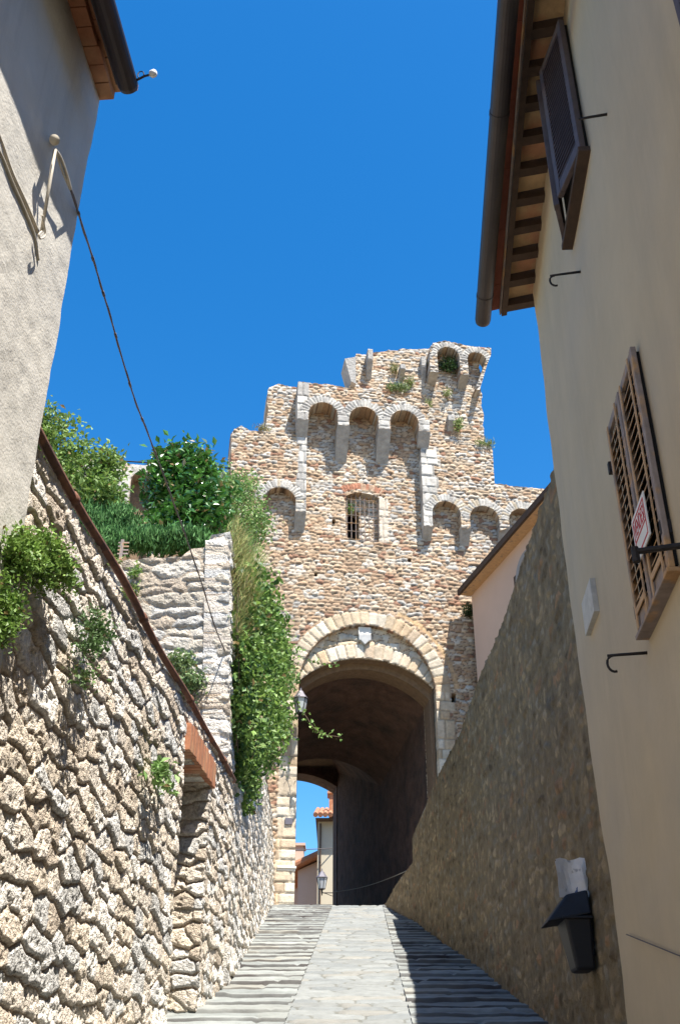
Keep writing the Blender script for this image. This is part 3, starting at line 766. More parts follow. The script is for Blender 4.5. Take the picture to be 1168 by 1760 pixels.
# street lanterns
def lantern(base_fn, scale, label, cat='street lamp', armdir=-1, name='wall_lantern', arm_len=.5, group=None):
    """base_fn(u,w,z): local frame with origin at the lantern body's bottom"""
    o = empty(name, base_fn(0, 0, 0), label, cat, group)
    s = scale
    m = MB(); r0, r1, h = .085 * s, .145 * s, .30 * s
    def rg(r, z): return [base_fn(r * math.cos(math.pi / 3 * k), r * math.sin(math.pi / 3 * k), z) for k in range(6)]
    def shell(r0, z0, r1, z1): m.add(rg(r0, z0) + rg(r1, z1), [(k, (k + 1) % 6, 6 + (k + 1) % 6, 6 + k) for k in range(6)])
    shell(r0 * .95, 0, r1 * .95, h); m.build('glass_body', M_GLASS, o)
    m = MB()
    for k in range(6):
        A = rg(r0, 0)[k]; B = rg(r1, h)[k]; m.tube([A, B], .008 * s, 5)
    for r_, z_ in ((r0, 0), (r1, h)):
        q = rg(r_, z_); m.tube(q + [q[0]], .010 * s, 5, False)
    m.build('frame', M_IRON, o)
    m = MB(); 
    m.add(rg(r1 * 1.12, h) + rg(r1 * .55, h + .11 * s) + rg(r1 * .4, h + .15 * s) + rg(.01, h + .19 * s), [(j * 6 + k, j * 6 + (k + 1) % 6, j * 6 + 6 + (k + 1) % 6, j * 6 + 6 + k) for j in range(3) for k in range(6)])
    m.tube([base_fn(0, 0, h + .18 * s), base_fn(0, 0, h + .25 * s)], [.02 * s, .006 * s]); m.build('cap', M_LEAD, o)
    m = MB()
    m.tube([base_fn(0, 0, 0), base_fn(0, 0, -.09 * s), base_fn(0, 0, -.17 * s)], [.03 * s, .022 * s, .012 * s])
    m.tube([base_fn(0, 0, -.10 * s), base_fn(armdir * arm_len * s, 0, -.10 * s)], .014 * s)
    pts = [base_fn(armdir * arm_len * s * t, 0, (-.10 - .16 * math.sin(t * math.pi) ** 1.0 * (t)) * s) for t in np.linspace(0.05, 1, 9)]
    m.tube(pts, .010 * s); m.build('bracket', M_IRON, o)
    return o
lc = LT(516, 1226, -.45)
lantern(lambda x, y, z: F0(lc[0] + x, -.45 + y, lc[1] + z), 1.25, 'dark iron lantern with milky glass at the left springing of the gate arch')

# cable across the dark passage
m = MB(); A = hit(705, 1494, OT + EN * 1.0, EN); B = hit(574, 1533, OT + EN * 9, EN)
m.tube([A + (B - A) * t + np.array([0, 0, -.10 * math.sin(t * math.pi)]) for t in np.linspace(0, 1, 14)], .011, 6)
tag(m.build('slack_cable', M_CABLE), 'slack pale cable strung low across the dark gate passage', 'cable')

# left curtain wall seen between the shrubs
cw = empty('curtain_wall', frT(0)(-9, 9, 0), 'stone curtain wall with pale arches, mostly hidden behind the garden shrubs', 'stone wall')
off = .1
ao = arch_open(222, 262, 811, 900, off); a2 = arch_open(150, 196, 806, 900, off); a3 = arch_open(288, 330, 817, 900, off); a4 = arch_open(352, 392, 822, 900, off)
tp = PT([(60, 780), (150, 788), (215, 796), (260, 800), (340, 808), (402, 812)], off); zb = LT(240, 1000, off)[1]
relief_wall('wall', [ragged([(tp[0][0], zb), ] + tp[::1] + [(tp[-1][0], zb)], .03, .15, 29)] + [arcade(*k[:2], k[2], zb - .1)[0:] for k in (a2, ao, a3, a4)][0:4], frT(off), .04, LA, M_TOWER, cw, 371, depth=.4,
            extra=[ring(k[0], k[1], k[2], k[2] + .25, .13, GREY, [1, 1, 3], .03, seed=140 + i, jit=.2) for i, k in enumerate((a2, ao, a3, a4))] +
            [blocks(ao[0] - ao[2] - .3, ao[0] - ao[2], zb, ao[1], .4, .4, GREY, [1, 1, 3], .03, seed=147)])
m = MB(); m.box(lambda u, w, z: frT(0)(u, z, -w), (tp[0][0], .5, zb), (tp[-1][0] + .2, .8, LT(300, 812, off)[1])); m.build('rear_face', M_SOFFIT, cw)
m = MB(); r0 = LT(205, 792, off); r1 = LT(400, 805, off)
for zz in (0, ):
    m.tube([F0(r0[0] + (r1[0] - r0[0]) * t, off, r0[1] + (r1[1] - r0[1]) * t + zz) for t in (0, .5, 1)], .02, 6)
for t in (0, .25, .5, .75, 1): m.tube([F0(r0[0] + (r1[0] - r0[0]) * t, off, r0[1] + (r1[1] - r0[1]) * t), F0(r0[0] + (r1[0] - r0[0]) * t, off, r0[1] + (r1[1] - r0[1]) * t - .5)], .015, 6)
tag(m.build('guard_rail', M_IRON), 'thin dark guard rail on top of the curtain wall behind the shrubs', 'railing')

# ------------------------------------------------------------------ buildings seen through the gate
YB = 46.0
def boxY(m, x0, x1, z0, z1, y0, y1): m.box(ID, (x0, y0, z0), (x1, y1, z1))
c0 = atY(546, 1412, YB); cz = c0[2]
hb = empty('cream_house', (c0[0], YB, 5.8), 'tall cream house with red tiled eave seen through the gate', 'house')
m = MB(); boxY(m, c0[0], c0[0] + 7, 5.0, cz, YB, YB + 9); m.build('wall', M_CREAM, hb)
e0 = atY(540, 1404, YB - .6)
m = MB(); boxY(m, e0[0] + .05, c0[0] + 7.4, cz - .0, cz + .03, YB - .5, YB + 9.4); m.build('eave', M_RAFTER, hb)
m = MB()
for k in range(36):
    x = e0[0] - .05 + k * .21; m.tube([(x + .1, YB - .6, cz + .14), (x + .1, YB + 4.5, cz + 1.7)], .11, 8)
m.build('roof', M_TERRA, hb)
ch = atY(566, 1396, YB + 1.5)
m = MB(); boxY(m, ch[0] - .02, ch[0] + .9, cz + .3, ch[2] + .75, YB + 1.2, YB + 1.9); boxY(m, ch[0] - .10, ch[0] + .98, ch[2] + .75, ch[2] + .85, YB + 1.1, YB + 2.0); boxY(m, ch[0] + .2, ch[0] + .7, ch[2] + .85, ch[2] + 1.1, YB + 1.4, YB + 1.7); m.build('chimney', M_TERRA, hb)
m = MB(); m.tube([(c0[0] + .12, YB - .06, 5.0), (c0[0] + .12, YB - .06, cz - .1)], .035); m.build('downpipe', M_RAFTER, hb)
YS = 50.0
p1_ = atY(512, 1492, YS - 3); p2_ = atY(546, 1472, YS + 2)
hs_ = empty('low_house', (p1_[0], YS, 5.8), 'low pale house with sloping red tile roof, left through the gate', 'house')
m = MB(); zz = p1_[2]
xw = p1_[0] + .0
m.hexa([(xw, YS - 3, 5), (xw + 6, YS - 3, 5), (xw + 6, YS + 6, 5), (xw, YS + 6, 5), (xw, YS - 3, zz - .1), (xw + 6, YS - 3, zz + 2.6), (xw + 6, YS + 6, zz + 2.6), (xw, YS + 6, zz - .1)])
boxY(m, xw - 3.5, xw + .003, 5, zz + 1.2, YS + 1, YS + 6); m.build('wall', M_PINK, hs_)
m = MB()
for k in range(28):
    y = YS - 3.3 + k * .34; m.tube([(xw - .35, y, zz - .02), (xw + 6, y, zz + 2.84)], .15, 8)
m.build('roof', M_TERRA, hs_)
m = MB(); boxY(m, xw + .45, xw + .85, 6.3, 7.4, YS - 3.03, YS - 2.99); m.build('window', M_WINDOW, hs_)
m = MB(); boxY(m, xw + 1.0, xw + 2.0, 5, 7.6, YS - 3.04, YS - 2.98); m.build('door', M_RAFTER, hs_)
cc = atY(512, 1476, YS + 2)
m = MB(); boxY(m, cc[0] - .8, cc[0] + .28, cc[2] - 1, cc[2] + .5, YS + 1.5, YS + 2.6); boxY(m, cc[0] - .9, cc[0] + .36, cc[2] + .5, cc[2] + .62, YS + 1.4, YS + 2.7); m.build('chimney', M_PINK, hs_)
ll = atY(553, 1528, YB - .9)
lantern(lambda x, y, z: (ll[0] + x, ll[1] + y, ll[2] + z), 1.5, 'small dark lantern on the cream house seen through the gate', armdir=1, arm_len=.55)
m = MB(); A = atY(500, 1461, YB - 1); B = atY(571, 1458, YB - .1); m.tube([A, B], .018, 6); tag(m.build('overhead_wire', M_CABLED), 'thin wire crossing the sky in the far gate opening', 'wire')

# ------------------------------------------------------------------ pink house on the right
pf = np.array([3.62, 25.3, 0]); pdir = np.array([1.43, -5.0, 0]); pdir /= np.linalg.norm(pdir); pn = np.array([pdir[1], -pdir[0], 0])  # outward (to -x)
if pn[0] > 0: pn = -pn
frP = lambda a, o, z: (pf[0] + pdir[0] * a + pn[0] * o, pf[1] + pdir[1] * a + pn[1] * o, z)
def LPk(px, py, o=0):
    p = hit(px, py, pf + pn * o, pn); return float((p - pf) @ pdir), float(p[2])
ph = empty('pink_house', frP(3, 0, 4.5), 'pink plastered house with dark sloping eave between the tower and the right wall', 'house')
zeP = LPk(812, 1020)[1]
PLEN = 7.2
m = MB(); m.box(frP, (-.25, -6, 3.0), (PLEN, 0, zeP + .1)); m.build('wall', M_PINK, ph)
m = MB(); m.box(frP, (-.3, 0.002, zeP - .02), (PLEN + .3, .30, zeP + .05)); m.build('soffit', M_OCHREWOOD, ph)
m = MB(); m.box(frP, (-.35, .30, zeP - .02), (PLEN + .35, .37, zeP + .08)); m.box(frP, (-.35, -6, zeP + .08), (PLEN + .35, .37, zeP + .14)); m.build('roof_edge', M_RAFTER, ph)
a = LPk(899, 930)
ca = LPk(905, 965)
m = MB(); aa = arcpts(ca[0] + .0, ca[1] - .35, .62, 0, math.pi, 16) + arcpts(ca[0], ca[1] - .35, .47, math.pi, 0, 16); m.prism(aa, frP, .002, .05); m.build('arched_moulding', M_BLUEGREY, ph)
b = LPk(884, 1000)
m = MB(); m.box(frP, (b[0], -.02, b[1] - .9), (b[0] + .7, .03, b[1] + .12)); m.build('window', M_RAFTER, ph, bevel=.01)

# ------------------------------------------------------------------ right stone wall
TOPR = 6.27
RW = [(6.0, 1.79), (7.2, 1.77)]
for (x_, y_) in ((908, 936), (881, 1014), (854, 1095), (826, 1159), (790, 1259), (751, 1337), (708, 1441)):
    r0_ = ray(x_, y_); t_ = (TOPR - 1.6) / r0_[2]; RW.append((float(r0_[1] * t_), float(r0_[0] * t_)))
RW += [(22, 1.13), (24.3, .98), (25.2, .9)]
ry = np.array([a for a, b in RW]); rx = np.array([b for a, b in RW])
def rX(y): return np.interp(y, ry, rx)
def frR(u, v, h, off=0):
    u = np.asarray(u, float); h = np.asarray(h, float) + off; v = np.asarray(v, float)
    d = (rX(u + .3) - rX(u - .3)) / .6; n = np.sqrt(1 + d * d)
    return np.stack([rX(u) - h / n, u + h * d / n, v + 0 * u], -1)
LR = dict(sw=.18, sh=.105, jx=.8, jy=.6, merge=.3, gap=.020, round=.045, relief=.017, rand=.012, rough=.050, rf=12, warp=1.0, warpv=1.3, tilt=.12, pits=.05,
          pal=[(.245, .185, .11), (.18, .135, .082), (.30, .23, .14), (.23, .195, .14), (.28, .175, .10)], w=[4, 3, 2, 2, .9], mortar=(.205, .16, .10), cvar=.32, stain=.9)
rw = empty('lane_wall', (1.75, 12, 2.9), 'dark rough rubble wall in shadow with level top, right side of the lane', 'stone wall')
TOPR = 6.27
yE_ = RW[-4][0]
rl = [(6.6, 1.3), (24.6, 5.6), (24.5, 5.84), (yE_ + .03, 5.84), (yE_, TOPR)] + [(u, TOPR + .012 * math.sin(u * 1.7)) for u in np.arange(19, 8, -1.0)] + [(7.1, TOPR + .02), (6.6, TOPR)]
cp_ = MB(); cp_.tube([frR(u, TOPR + .02 + .014 * math.sin(u * 5.1) * math.sin(u * 2.3), -.05) for u in np.linspace(7.2, yE_, 90)], .035, 6); 
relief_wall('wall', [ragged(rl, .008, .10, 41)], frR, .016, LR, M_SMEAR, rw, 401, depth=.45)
cp_.build('coping', M_SHIELD, rw, smooth=True)
# low end block between wall and gate
# ------------------------------------------------------------------ right house
AR = .0627
nr = math.hypot(AR, 1); tR = np.array([AR / nr, 1 / nr, 0]); nR = np.array([-1 / nr, AR / nr, 0]); oR = np.array([1.725, 7.1, 0])
def frH(a, o, z): return np.array([oR[0] + tR[0] * a + nR[0] * o, oR[1] + tR[1] * a + nR[1] * o, z])
def LH(px, py, o=0):
    p = hit(px, py, oR + nR * o, nR); return float((p - oR) @ tR), float(p[2])
rh = empty('ochre_house', frH(-3, 0, 1.0), 'grey ochre plastered house with overhanging tiled eave, right edge, in shade', 'house')
def zwall(a): return 8.10 + (-a) * .10
fr_h = lambda u, v, h: np.stack([oR[0] + tR[0] * np.asarray(u, float) + nR[0] * np.asarray(h, float), oR[1] + tR[1] * np.asarray(u, float) + nR[1] * np.asarray(h, float), np.asarray(v, float) + 0 * np.asarray(u, float)], -1)
LQ = dict(LR, pal=[(.42, .33, .20), (.36, .28, .18), (.46, .35, .20), (.34, .29, .22)], w=[3, 2, 3, 2])
# exposed corner stones, then the plaster skin a few centimetres proud of them
relief_wall('corner_stones', [ragged([(-.9, .2), (.0, .2), (.0, 8.05), (-.9, 8.15)], .015, .2, 47)], lambda u, v, h: fr_h(u, v, np.asarray(h) - .055), .018, LQ, M_SMEAR, rh, 411, depth=.4)
edge = [(-.015 - .018 * math.sin(z * 1.9) - .012 * math.sin(z * 4.3 + 1) - .012 * math.sin(z * 11) - .16 * max(0, min(1, (4.6 - z) / 1.6)) * (1 + .35 * math.sin(z * 3.1)), z) for z in np.arange(.3, 8.06, .07)]
pl = [(-14, -3.3)] + [(-1, .0)] + edge + [(-.0, 8.07)] + [(-7, zwall(-7)), (-14, zwall(-14))]
def plaster(U, V, H, C):
    h = fbm(U * .9, V * .9, 3, 3) * .03 + fbm(U * 4, V * 4, 5, 3) * .006
    return h * .5, C * 0 + .5
relief_wall('wall', [pl], fr_h, .05, dict(LQ), M_BEIGE, rh, 421, depth=.09, extra=[plaster])
m = MB(); m.box(frH, (-14, -6, -3), (-.05, -.12, 8.0)); m.build('rear_wall', M_BEIGE, rh)
# eave: rafters, tan bricks, red tiles, gutter
def eave_pt(a, o):  # underside of the roof
    return frH(a, o, zwall(a) - o * .22)
m = MB()
a = .12; k = 0
while a > -9:
    w = .075
    p_ = [eave_pt(a - w, -.05), eave_pt(a, -.05), eave_pt(a, .225), eave_pt(a - w, .225)]
    dz = np.array([0, 0, .09]); m.hexa([p_[0] - dz, p_[1] - dz, p_[2] - dz * .9, p_[3] - dz * .9, *p_])
    a -= .285; k += 1
m.hexa([eave_pt(.15, .226) - dz, eave_pt(-9, .226) - dz, eave_pt(-9, .275) - dz, eave_pt(.15, .275) - dz, eave_pt(.15, .226), eave_pt(-9, .226), eave_pt(-9, .275), eave_pt(.15, .275)])
m.build('rafters', M_RAFTER, rh)
m = MB(); ed = 9
m.hexa([eave_pt(.16, -.1) + [0, 0, .002], eave_pt(-ed, -.1) + [0, 0, .002], eave_pt(-ed, .276) + [0, 0, .002], eave_pt(.16, .276) + [0, 0, .002], eave_pt(.16, -.1) + [0, 0, .05], eave_pt(-ed, -.1) + [0, 0, .05], eave_pt(-ed, .276) + [0, 0, .05], eave_pt(.16, .276) + [0, 0, .05]])
m.build('soffit_bricks', M_BRICKTAN, rh)
m = MB()
m.hexa([eave_pt(.16, .277) + [0, 0, -.06], eave_pt(-ed, .277) + [0, 0, -.06], eave_pt(-ed, .290) + [0, 0, -.06], eave_pt(.16, .290) + [0, 0, -.06], eave_pt(.16, .277) + [0, 0, .05], eave_pt(-ed, .277) + [0, 0, .05], eave_pt(-ed, .290) + [0, 0, .05], eave_pt(.16, .290) + [0, 0, .05]])
m.build('fascia_strip', M_GREYWOOD, rh)
m = MB()
k = 0; a = .15
while a > -9:
    b = a - .30
    e_ = .003 * (k % 2)
    m.hexa([eave_pt(b + .004, .292) + [0, 0, .0 + e_], eave_pt(a, .292) + [0, 0, e_], eave_pt(a, .42) + [0, 0, e_], eave_pt(b + .004, .42) + [0, 0, e_], eave_pt(b + .004, .292) + [0, 0, .03 + e_], eave_pt(a, .292) + [0, 0, .03 + e_], eave_pt(a, .42) + [0, 0, .03 + e_], eave_pt(b + .004, .42) + [0, 0, .03 + e_]])
    a = b; k += 1
m.build('eave_tiles', M_REDTILE, rh)
m = MB(); 
m.hexa([eave_pt(.17, -3) + [0, 0, .4], eave_pt(-14, -3) + [0, 0, .4], eave_pt(-14, .46) + [0, 0, .10], eave_pt(.17, .46) + [0, 0, .10], eave_pt(.17, -3) + [0, 0, .6], eave_pt(-14, -3) + [0, 0, .6], eave_pt(-14, .46) + [0, 0, .15], eave_pt(.17, .46) + [0, 0, .15]])
m.build('roof', M_TERRA, rh)
m = MB()
g0 = atY(829, 553, 7.36); g1 = atY(873, 0, 4.28); gd = (g0 - g1) / np.linalg.norm(g0 - g1)
m.tube([g0, g0 - gd * .04, g0 - gd * 1.2, g1 - gd * 6], [.066, .072, .072, .072], 20)
for t in (.32, 2.2): m.tube([g0 - gd * t, g0 - gd * (t + .03)], .076, 20)
m.build('gutter', M_GUTTER, rh, smooth=False)

# shutters
def leaf(parent, name, P0, ax, up, out, W, Hh, mf, ms, th=.035, fw=.055, pitch=.045, rev=1, lip=None):
    """one louvred leaf. P0 bottom hinge corner; ax along width; up; out = outward normal"""
    fr = lambda x, o, z: P0 + ax * x + out * o + up * z
    m = MB()
    m.box(fr, (0, 0, 0), (fw, th, Hh)); m.box(fr, (W - fw, 0, 0), (W, th, Hh))
    m.box(fr, (fw, .002, 0), (W - fw, th - .003, fw * 1.7)); m.box(fr, (fw, .002, Hh - fw), (W - fw, th - .003, Hh)); 
    f = m.build(name, mf, parent, bevel=.004)
    m = MB(); z = fw * 1.7
    while z < Hh - fw - pitch * .8:
        m.hexa([fr(fw, th * 1.0, z), fr(W - fw, th * 1.0, z), fr(W - fw, th * 1.0, z + .009), fr(fw, th * 1.0, z + .009),
                fr(fw, .0, z + pitch * .8), fr(W - fw, 0, z + pitch * .8), fr(W - fw, 0, z + pitch * .8 + .009), fr(fw, 0, z + pitch * .8 + .009)])
        z += pitch
    m.build('louvres', ms, f)
    return f, fr
UP = np.array([0., 0., 1.])
# lower pair, closed, weathered
nt_ = LH(1087, 600, .03); nb = LH(1157, 970, .03); ft = LH(1045, 745, .03); fb = LH(1105, 1087, .03)
aN, aF = (nt_[0] + nb[0]) / 2, (ft[0] + fb[0]) / 2; zB_, zT_ = (nb[1] + fb[1]) / 2, (nt_[1] + ft[1]) / 2
Wl = (aF - aN) / 2
m = MB(); m.box(frH, (aN + .02, -.02, zB_ + .02), (aF - .02, .014, zT_ - .02)); m.build('window_recess', M_BLACK, rh)
for k in range(2):
    P0 = frH(aN + k * Wl + (.004 if k else 0), .020 + k * .004, zB_)
    f, fr = leaf(rh, 'shutter', P0, tR, UP, nR, Wl - .004, zT_ - zB_, M_GREYWOOD, M_OCHREWOOD, th=.028, fw=.050, pitch=.062)
    f['label'] = 'closed weathered shutter leaf with ochre louvres'
    m = MB()   # inner mouldings in ochre
    m.box(fr, (.062, .034, .0), (.082, .040, zT_ - zB_ - .03)); m.box(fr, (Wl - .09, .034, .0), (Wl - .066, .040, zT_ - zB_ - .03)); m.box(fr, (.082, .034, .075), (Wl - .09, .0395, .108)); m.build('moulding', M_OCHREWOOD, f)
m = MB(); m.box(frH, (aN - .01, -.02, zB_ - .028), (aF + .01, .065, zB_ - .004)); m.build('sill_board', M_GREYWOOD, rh, bevel=.004)
for (x, y) in ((1050, 803), (1096, 1050), (1140, 905)):
    h_ = LH(x, y, .03); m = MB(); m.box(frH, (h_[0] - .02, -.02, h_[1] - .045), (h_[0] + .015, .05, h_[1] + .03)); m.build('hinge', M_IRON, rh, bevel=.004)
# sale sign hung on the shutters
oS = .085
sA = LH(1104, 853, oS); sB = LH(1116, 913, oS); sC = LH(1093.5, 962, oS); sD = LH(1085, 900, oS)
an, af = (sA[0] + sB[0]) / 2, (sC[0] + sD[0]) / 2; zb_, zt_ = (sB[1] + sC[1]) / 2 - .02, (sA[1] + sD[1]) / 2 + .02
sign = empty('sale_sign', frH((an + af) / 2, oS, zb_), 'white sale sign with red lettering hung on the lower shutters', 'sign')
W_, H_ = af - an, zt_ - zb_
m = MB(); m.box(frH, (an, oS - .006, zb_), (af, oS, zt_)); m.build('board', M_SIGNW, sign)
m = MB(); b_ = .022; t_ = .010
def rect(a0, a1, z0, z1): m.box(frH, (a0, oS, z0), (a1, oS + .0015, z1))
zm_ = zb_ + H_ * .40
rect(an + b_, af - b_, zb_ + b_, zb_ + b_ + t_); rect(an + b_, af - b_, zt_ - b_ - t_, zt_ - b_); rect(an + b_, an + b_ + t_, zb_ + b_ + t_, zt_ - b_ - t_); rect(af - b_ - t_, af - b_, zb_ + b_ + t_, zt_ - b_ - t_); rect(an + b_ + t_, af - b_ - t_, zm_, zm_ + t_)
m.build('red_border', M_SIGNR, sign)
fc = bpy.data.curves.new('lettering', 'FONT'); fc.body = 'VENDESI'; fc.size = .1; fc.extrude = .0008; fc.align_x = 'CENTER'
fo = bpy.data.objects.new('lettering', fc); COL.objects.link(fo); fc.materials.append(M_SIGNR)
bpy.context.view_layer.update()
dw, dh = fo.dimensions[0], fo.dimensions[1]
tw = W_ - 2 * b_ - 2 * t_ - .02; th_ = zt_ - b_ - t_ - zm_ - t_ - .02
from mathutils import Matrix
# text reads from far (left as seen) to near
X_ = -tR * tw / dw; Y_ = UP * th_ / dh; Z_ = nR
pp = frH((an + af) / 2, oS + .001, zm_ + t_ + .01)
fo.matrix_world = Matrix(((X_[0], Y_[0], Z_[0], pp[0]), (X_[1], Y_[1], Z_[1], pp[1]), (X_[2], Y_[2], Z_[2], pp[2]), (0, 0, 0, 1)))
dg = bpy.context.evaluated_depsgraph_get(); tm = bpy.data.meshes.new_from_object(fo.evaluated_get(dg)); tm.transform(fo.matrix_world)
bpy.data.objects.remove(fo); tm.materials.clear(); link('lettering', tm, M_SIGNR, sign)

# upper pair, ajar, dark
zlo, zhi = 6.91, 8.19
def wallX(y): return oR[0] + AR * (y - oR[1])
def openleaf(yh, yf, xf):
    P0 = np.array([wallX(yh) - .022, yh, zlo]); Q = np.array([xf, yf, zlo]); ax = Q - P0; W = np.linalg.norm(ax); ax /= W
    out = np.cross(ax, UP); 
    if out[0] > 0: out = -out
    f, fr = leaf(rh, 'shutter', P0, ax, UP, out, W, zhi - zlo, M_DARKWOOD, M_DARKWOOD, th=.04, fw=.055, pitch=.040)
    f['label'] = 'dark brown louvred shutter leaf standing ajar'
openleaf(4.50, 4.92, 1.475); openleaf(5.34, 4.97, 1.46)
m = MB(); m.box(frH, (4.52 - 7.1, -.02, zlo + .03), (5.30 - 7.1, .018, zhi - .02)); m.build('window_recess', M_BLACK, rh)
m = MB(); m.box(frH, (4.48 - 7.1, -.02, zlo - .05), (5.34 - 7.1, .075, zlo - .006)); m.build('sill_board', M_RAFTER, rh, bevel=.004)
P0 = frH(-4.30, .07, 5.1)
f, fr = leaf(rh, 'shutter', frH(LH(1164, 12, .04)[0] - .40, .02, 4.9), tR, UP, nR, .40, 1.4, M_DARKWOOD, M_DARKWOOD); f['label'] = 'dark shutter leaf of the nearer window, barely in view'
# iron hooks and pegs
def hook(px, py, ln, curl, label, name='wall_hook', cat='hook', group=None, dz=0):
    a_, z_ = LH(px, py, .05)
    m = MB(); m.tube([frH(a_, -.03, z_), frH(a_ + .02, .06 + ln * .5, z_ + dz * .5), frH(a_ + .03, .06 + ln, z_ + dz)], [.009, .008, .007], 8)
    if curl:
        c = [frH(a_ + .03, .06 + ln - .03 + .035 * math.sin(t) * 1.0, z_ - .045 + .045 * math.cos(t)) for t in np.linspace(0, math.pi * 1.1, 10)]
        m.tube(c, .007, 8)
    return tag(m.build(name, M_IRON, smooth=True), label, cat, group)
hook(984, 467, .14, True, 'small curled iron hook on the ochre house, above the tall gap between windows', group='iron hooks on the ochre house')
hook(1094, 1122, .14, True, 'small curled iron hook on the ochre house, below the sign and shutters', group='iron hooks on the ochre house')
hook(1028, 196, .10, False, 'straight iron peg beside the dark upper shutters', 'iron_peg', 'peg')
a_, z_ = LH(1180, 936, .05)
m = MB(); m.tube([frH(a_, .04, z_), frH(a_ + .05, .26, z_)], .014, 8); m.tube([frH(a_ + .05, .26, z_ + .02), frH(a_ + .05, .26, z_ - .05)], .017, 8); tag(m.build('shutter_bar', M_IRON), 'rusty iron bar sticking out in front of the weathered shutters', 'iron bar')
# marble plaque
q_ = [LH(1014, 990, .02), LH(1025, 1043, .02), LH(1010, 1096, .02), LH(1003, 1045, .02)]
aa, ab = (q_[2][0] + q_[3][0]) / 2, (q_[0][0] + q_[1][0]) / 2; za, zb2 = (q_[1][1] + q_[2][1]) / 2, (q_[0][1] + q_[3][1]) / 2
m = MB(); m.box(frH, (min(aa, ab), -.02, za), (max(aa, ab), .036, zb2)); tag(m.build('marble_plaque', M_MARBLE, bevel=.003), 'blank pale marble plaque on the ochre house left of the shutters', 'plaque')
# thin wire low on the house
m = MB(); A = LH(1062, 1606, .07); B = LH(1200, 1664, .07); m.tube([frH(A[0] + (B[0] - A[0]) * t,   .025, A[1] + (B[1] - A[1]) * t ) for t in np.linspace(0, 1, 8)], .0035, 6)
tag(m.build('wall_wire', M_CABLED), 'thin dark wire low on the ochre house near the bottom right', 'wire')

# litter bin on the wall
by0, by1 = 7.62, 8.02; bz0, bz1 = 2.53, 2.88
bin_ = empty('litter_bin', (1.66, 7.8, bz0), 'black plastic litter bin with peaked lid fixed to the dark rubble wall', 'litter bin')
frB = lambda x, y, z: np.array([1.735 - x, 7.80 + y, z])   # x out of the wall
m = MB()
m.hexa([frB(0, -.10, bz0), frB(.13, -.10, bz0), frB(.13, .12, bz0), frB(0, .12, bz0), frB(0, -.15, bz1), frB(.19, -.15, bz1), frB(.19, .17, bz1), frB(0, .17, bz1)])
m.build('body', M_BLACKP, bin_, bevel=.02)
m = MB(); m.box(frB, (-.005, -.165, bz1 - .03), (.205, .185, bz1 - .012)); m.build('rim', M_BLACKP, bin_, bevel=.006)
m = MB()
m.hexa([frB(-.0, -.17, bz1 + .003), frB(.31, -.15, bz1 - .05), frB(.31, .17, bz1 - .05), frB(0, .19, bz1 + .003), frB(0, -.12, bz1 + .17), frB(.15, -.10, bz1 + .14), frB(.15, .14, bz1 + .14), frB(0, .14, bz1 + .17)])
m.build('lid', M_BLACKP, bin_, bevel=.015)
m = MB(); m.box(frB, (-.05, -.04, bz0 + .1), (.0, .06, bz1 - .05)); m.build('bracket', M_IRON, bin_)
pb = empty('newspaper', frB(.1, 0, bz1 + .15), 'rolled pale newspaper stuck upright in the top of the litter bin', 'newspaper')
m = MB()
for (dx, w2, h2, tl) in ((.0, .21, .27, .0), (.012, .20, .25, .012), (.024, .18, .22, .02)):
    n = 7; V = []
    for j in range(5):
        for k in range(n):
            t = k / (n - 1) - .5; V.append(frB(.10 + t * w2 + tl * j * .3 - .02, -.02 - dx + .03 * math.cos(t * 5) + .006 * math.sin(j * 2 + k), bz1 + .13 + j * h2 / 4 + (.008 * math.sin(k * 1.7) if j == 4 else 0)))
    for j in range(5):
        for k in range(n):
            t = k / (n - 1) - .5; V.append(V[j * n + k] + np.array([0, .006, 0]))
    F = []
    for j in range(4):
        for k in range(n - 1):
            b = j * n + k; F.append((b, b + 1, b + n + 1, b + n)); b += 5 * n; F.append((b, b + n, b + n + 1, b + 1))
    m.add(V, F)
m.build('sheets', M_PAPER, pb)
m = MB(); m.tube([frB(.05, .02, bz1 + .14), frB(.035, .02, bz1 + .20), frB(.03, .02, bz1 + .26), frB(.025, .02, bz1 + .31)], [.05, .055, .045, .02], 9)
tag(m.build('plastic_bag', M_BAG, smooth=True), 'crumpled blue plastic bag wedged behind the newspaper in the bin', 'plastic bag')

# ------------------------------------------------------------------ left house
frLh = lambda a, o, z: frN(a, z, o)
yC = 4.80 * math.hypot(A1, 1)
lh = empty('pale_house', frLh(4, 0, 1), 'pale grey plastered house on the left, its eave shading the wall', 'house')
def plasterL(U, V, H, C):
    return fbm(U * 1.2, V * 1.2, 13, 4) * .035 + fbm(U * 7, V * 7, 15, 4, .6) * .010 + .07, C * 0 + .5
zE = 7.74
relief_wall('wall', [ragged([(-4, -1), (yC, -1), (yC, zE + .1), (-4, zE + .1)], .006, .08, 5)], frN, .03, LQ, M_WHITE, lh, 501, depth=.5, extra=[plasterL])
m = MB(); m.box(frLh, (-4, -5, -1), (yC - .01, -.35, zE)); m.build('rear_wall', M_WHITE, lh)
def course(o0, o1, z0, z1, pitch, name, mt, a1=None):
    m = MB(); a = a1 if a1 else yC + .01; k = 0
    while a > -4:
        m.box(frLh, (a - pitch + .006, o0, z0 + .002 * (k % 2)), (a, o1 + .004 * (k % 3), z1)); a -= pitch; k += 1
    return m.build(name, mt, lh, bevel=.003)
course(-.1, .17, zE, zE + .07, .14, 'brick_course', M_TERRA)
course(-.1, .27, zE + .073, zE + .14, .28, 'tile_course', M_TERRA)
m = MB(); m.box(frLh, (-4, -5, zE + .143), (yC + .06, .31, zE + .20)); m.build('roof', M_TERRA, lh)
ge = hit(222, 152, oN + nN * .36, nN)
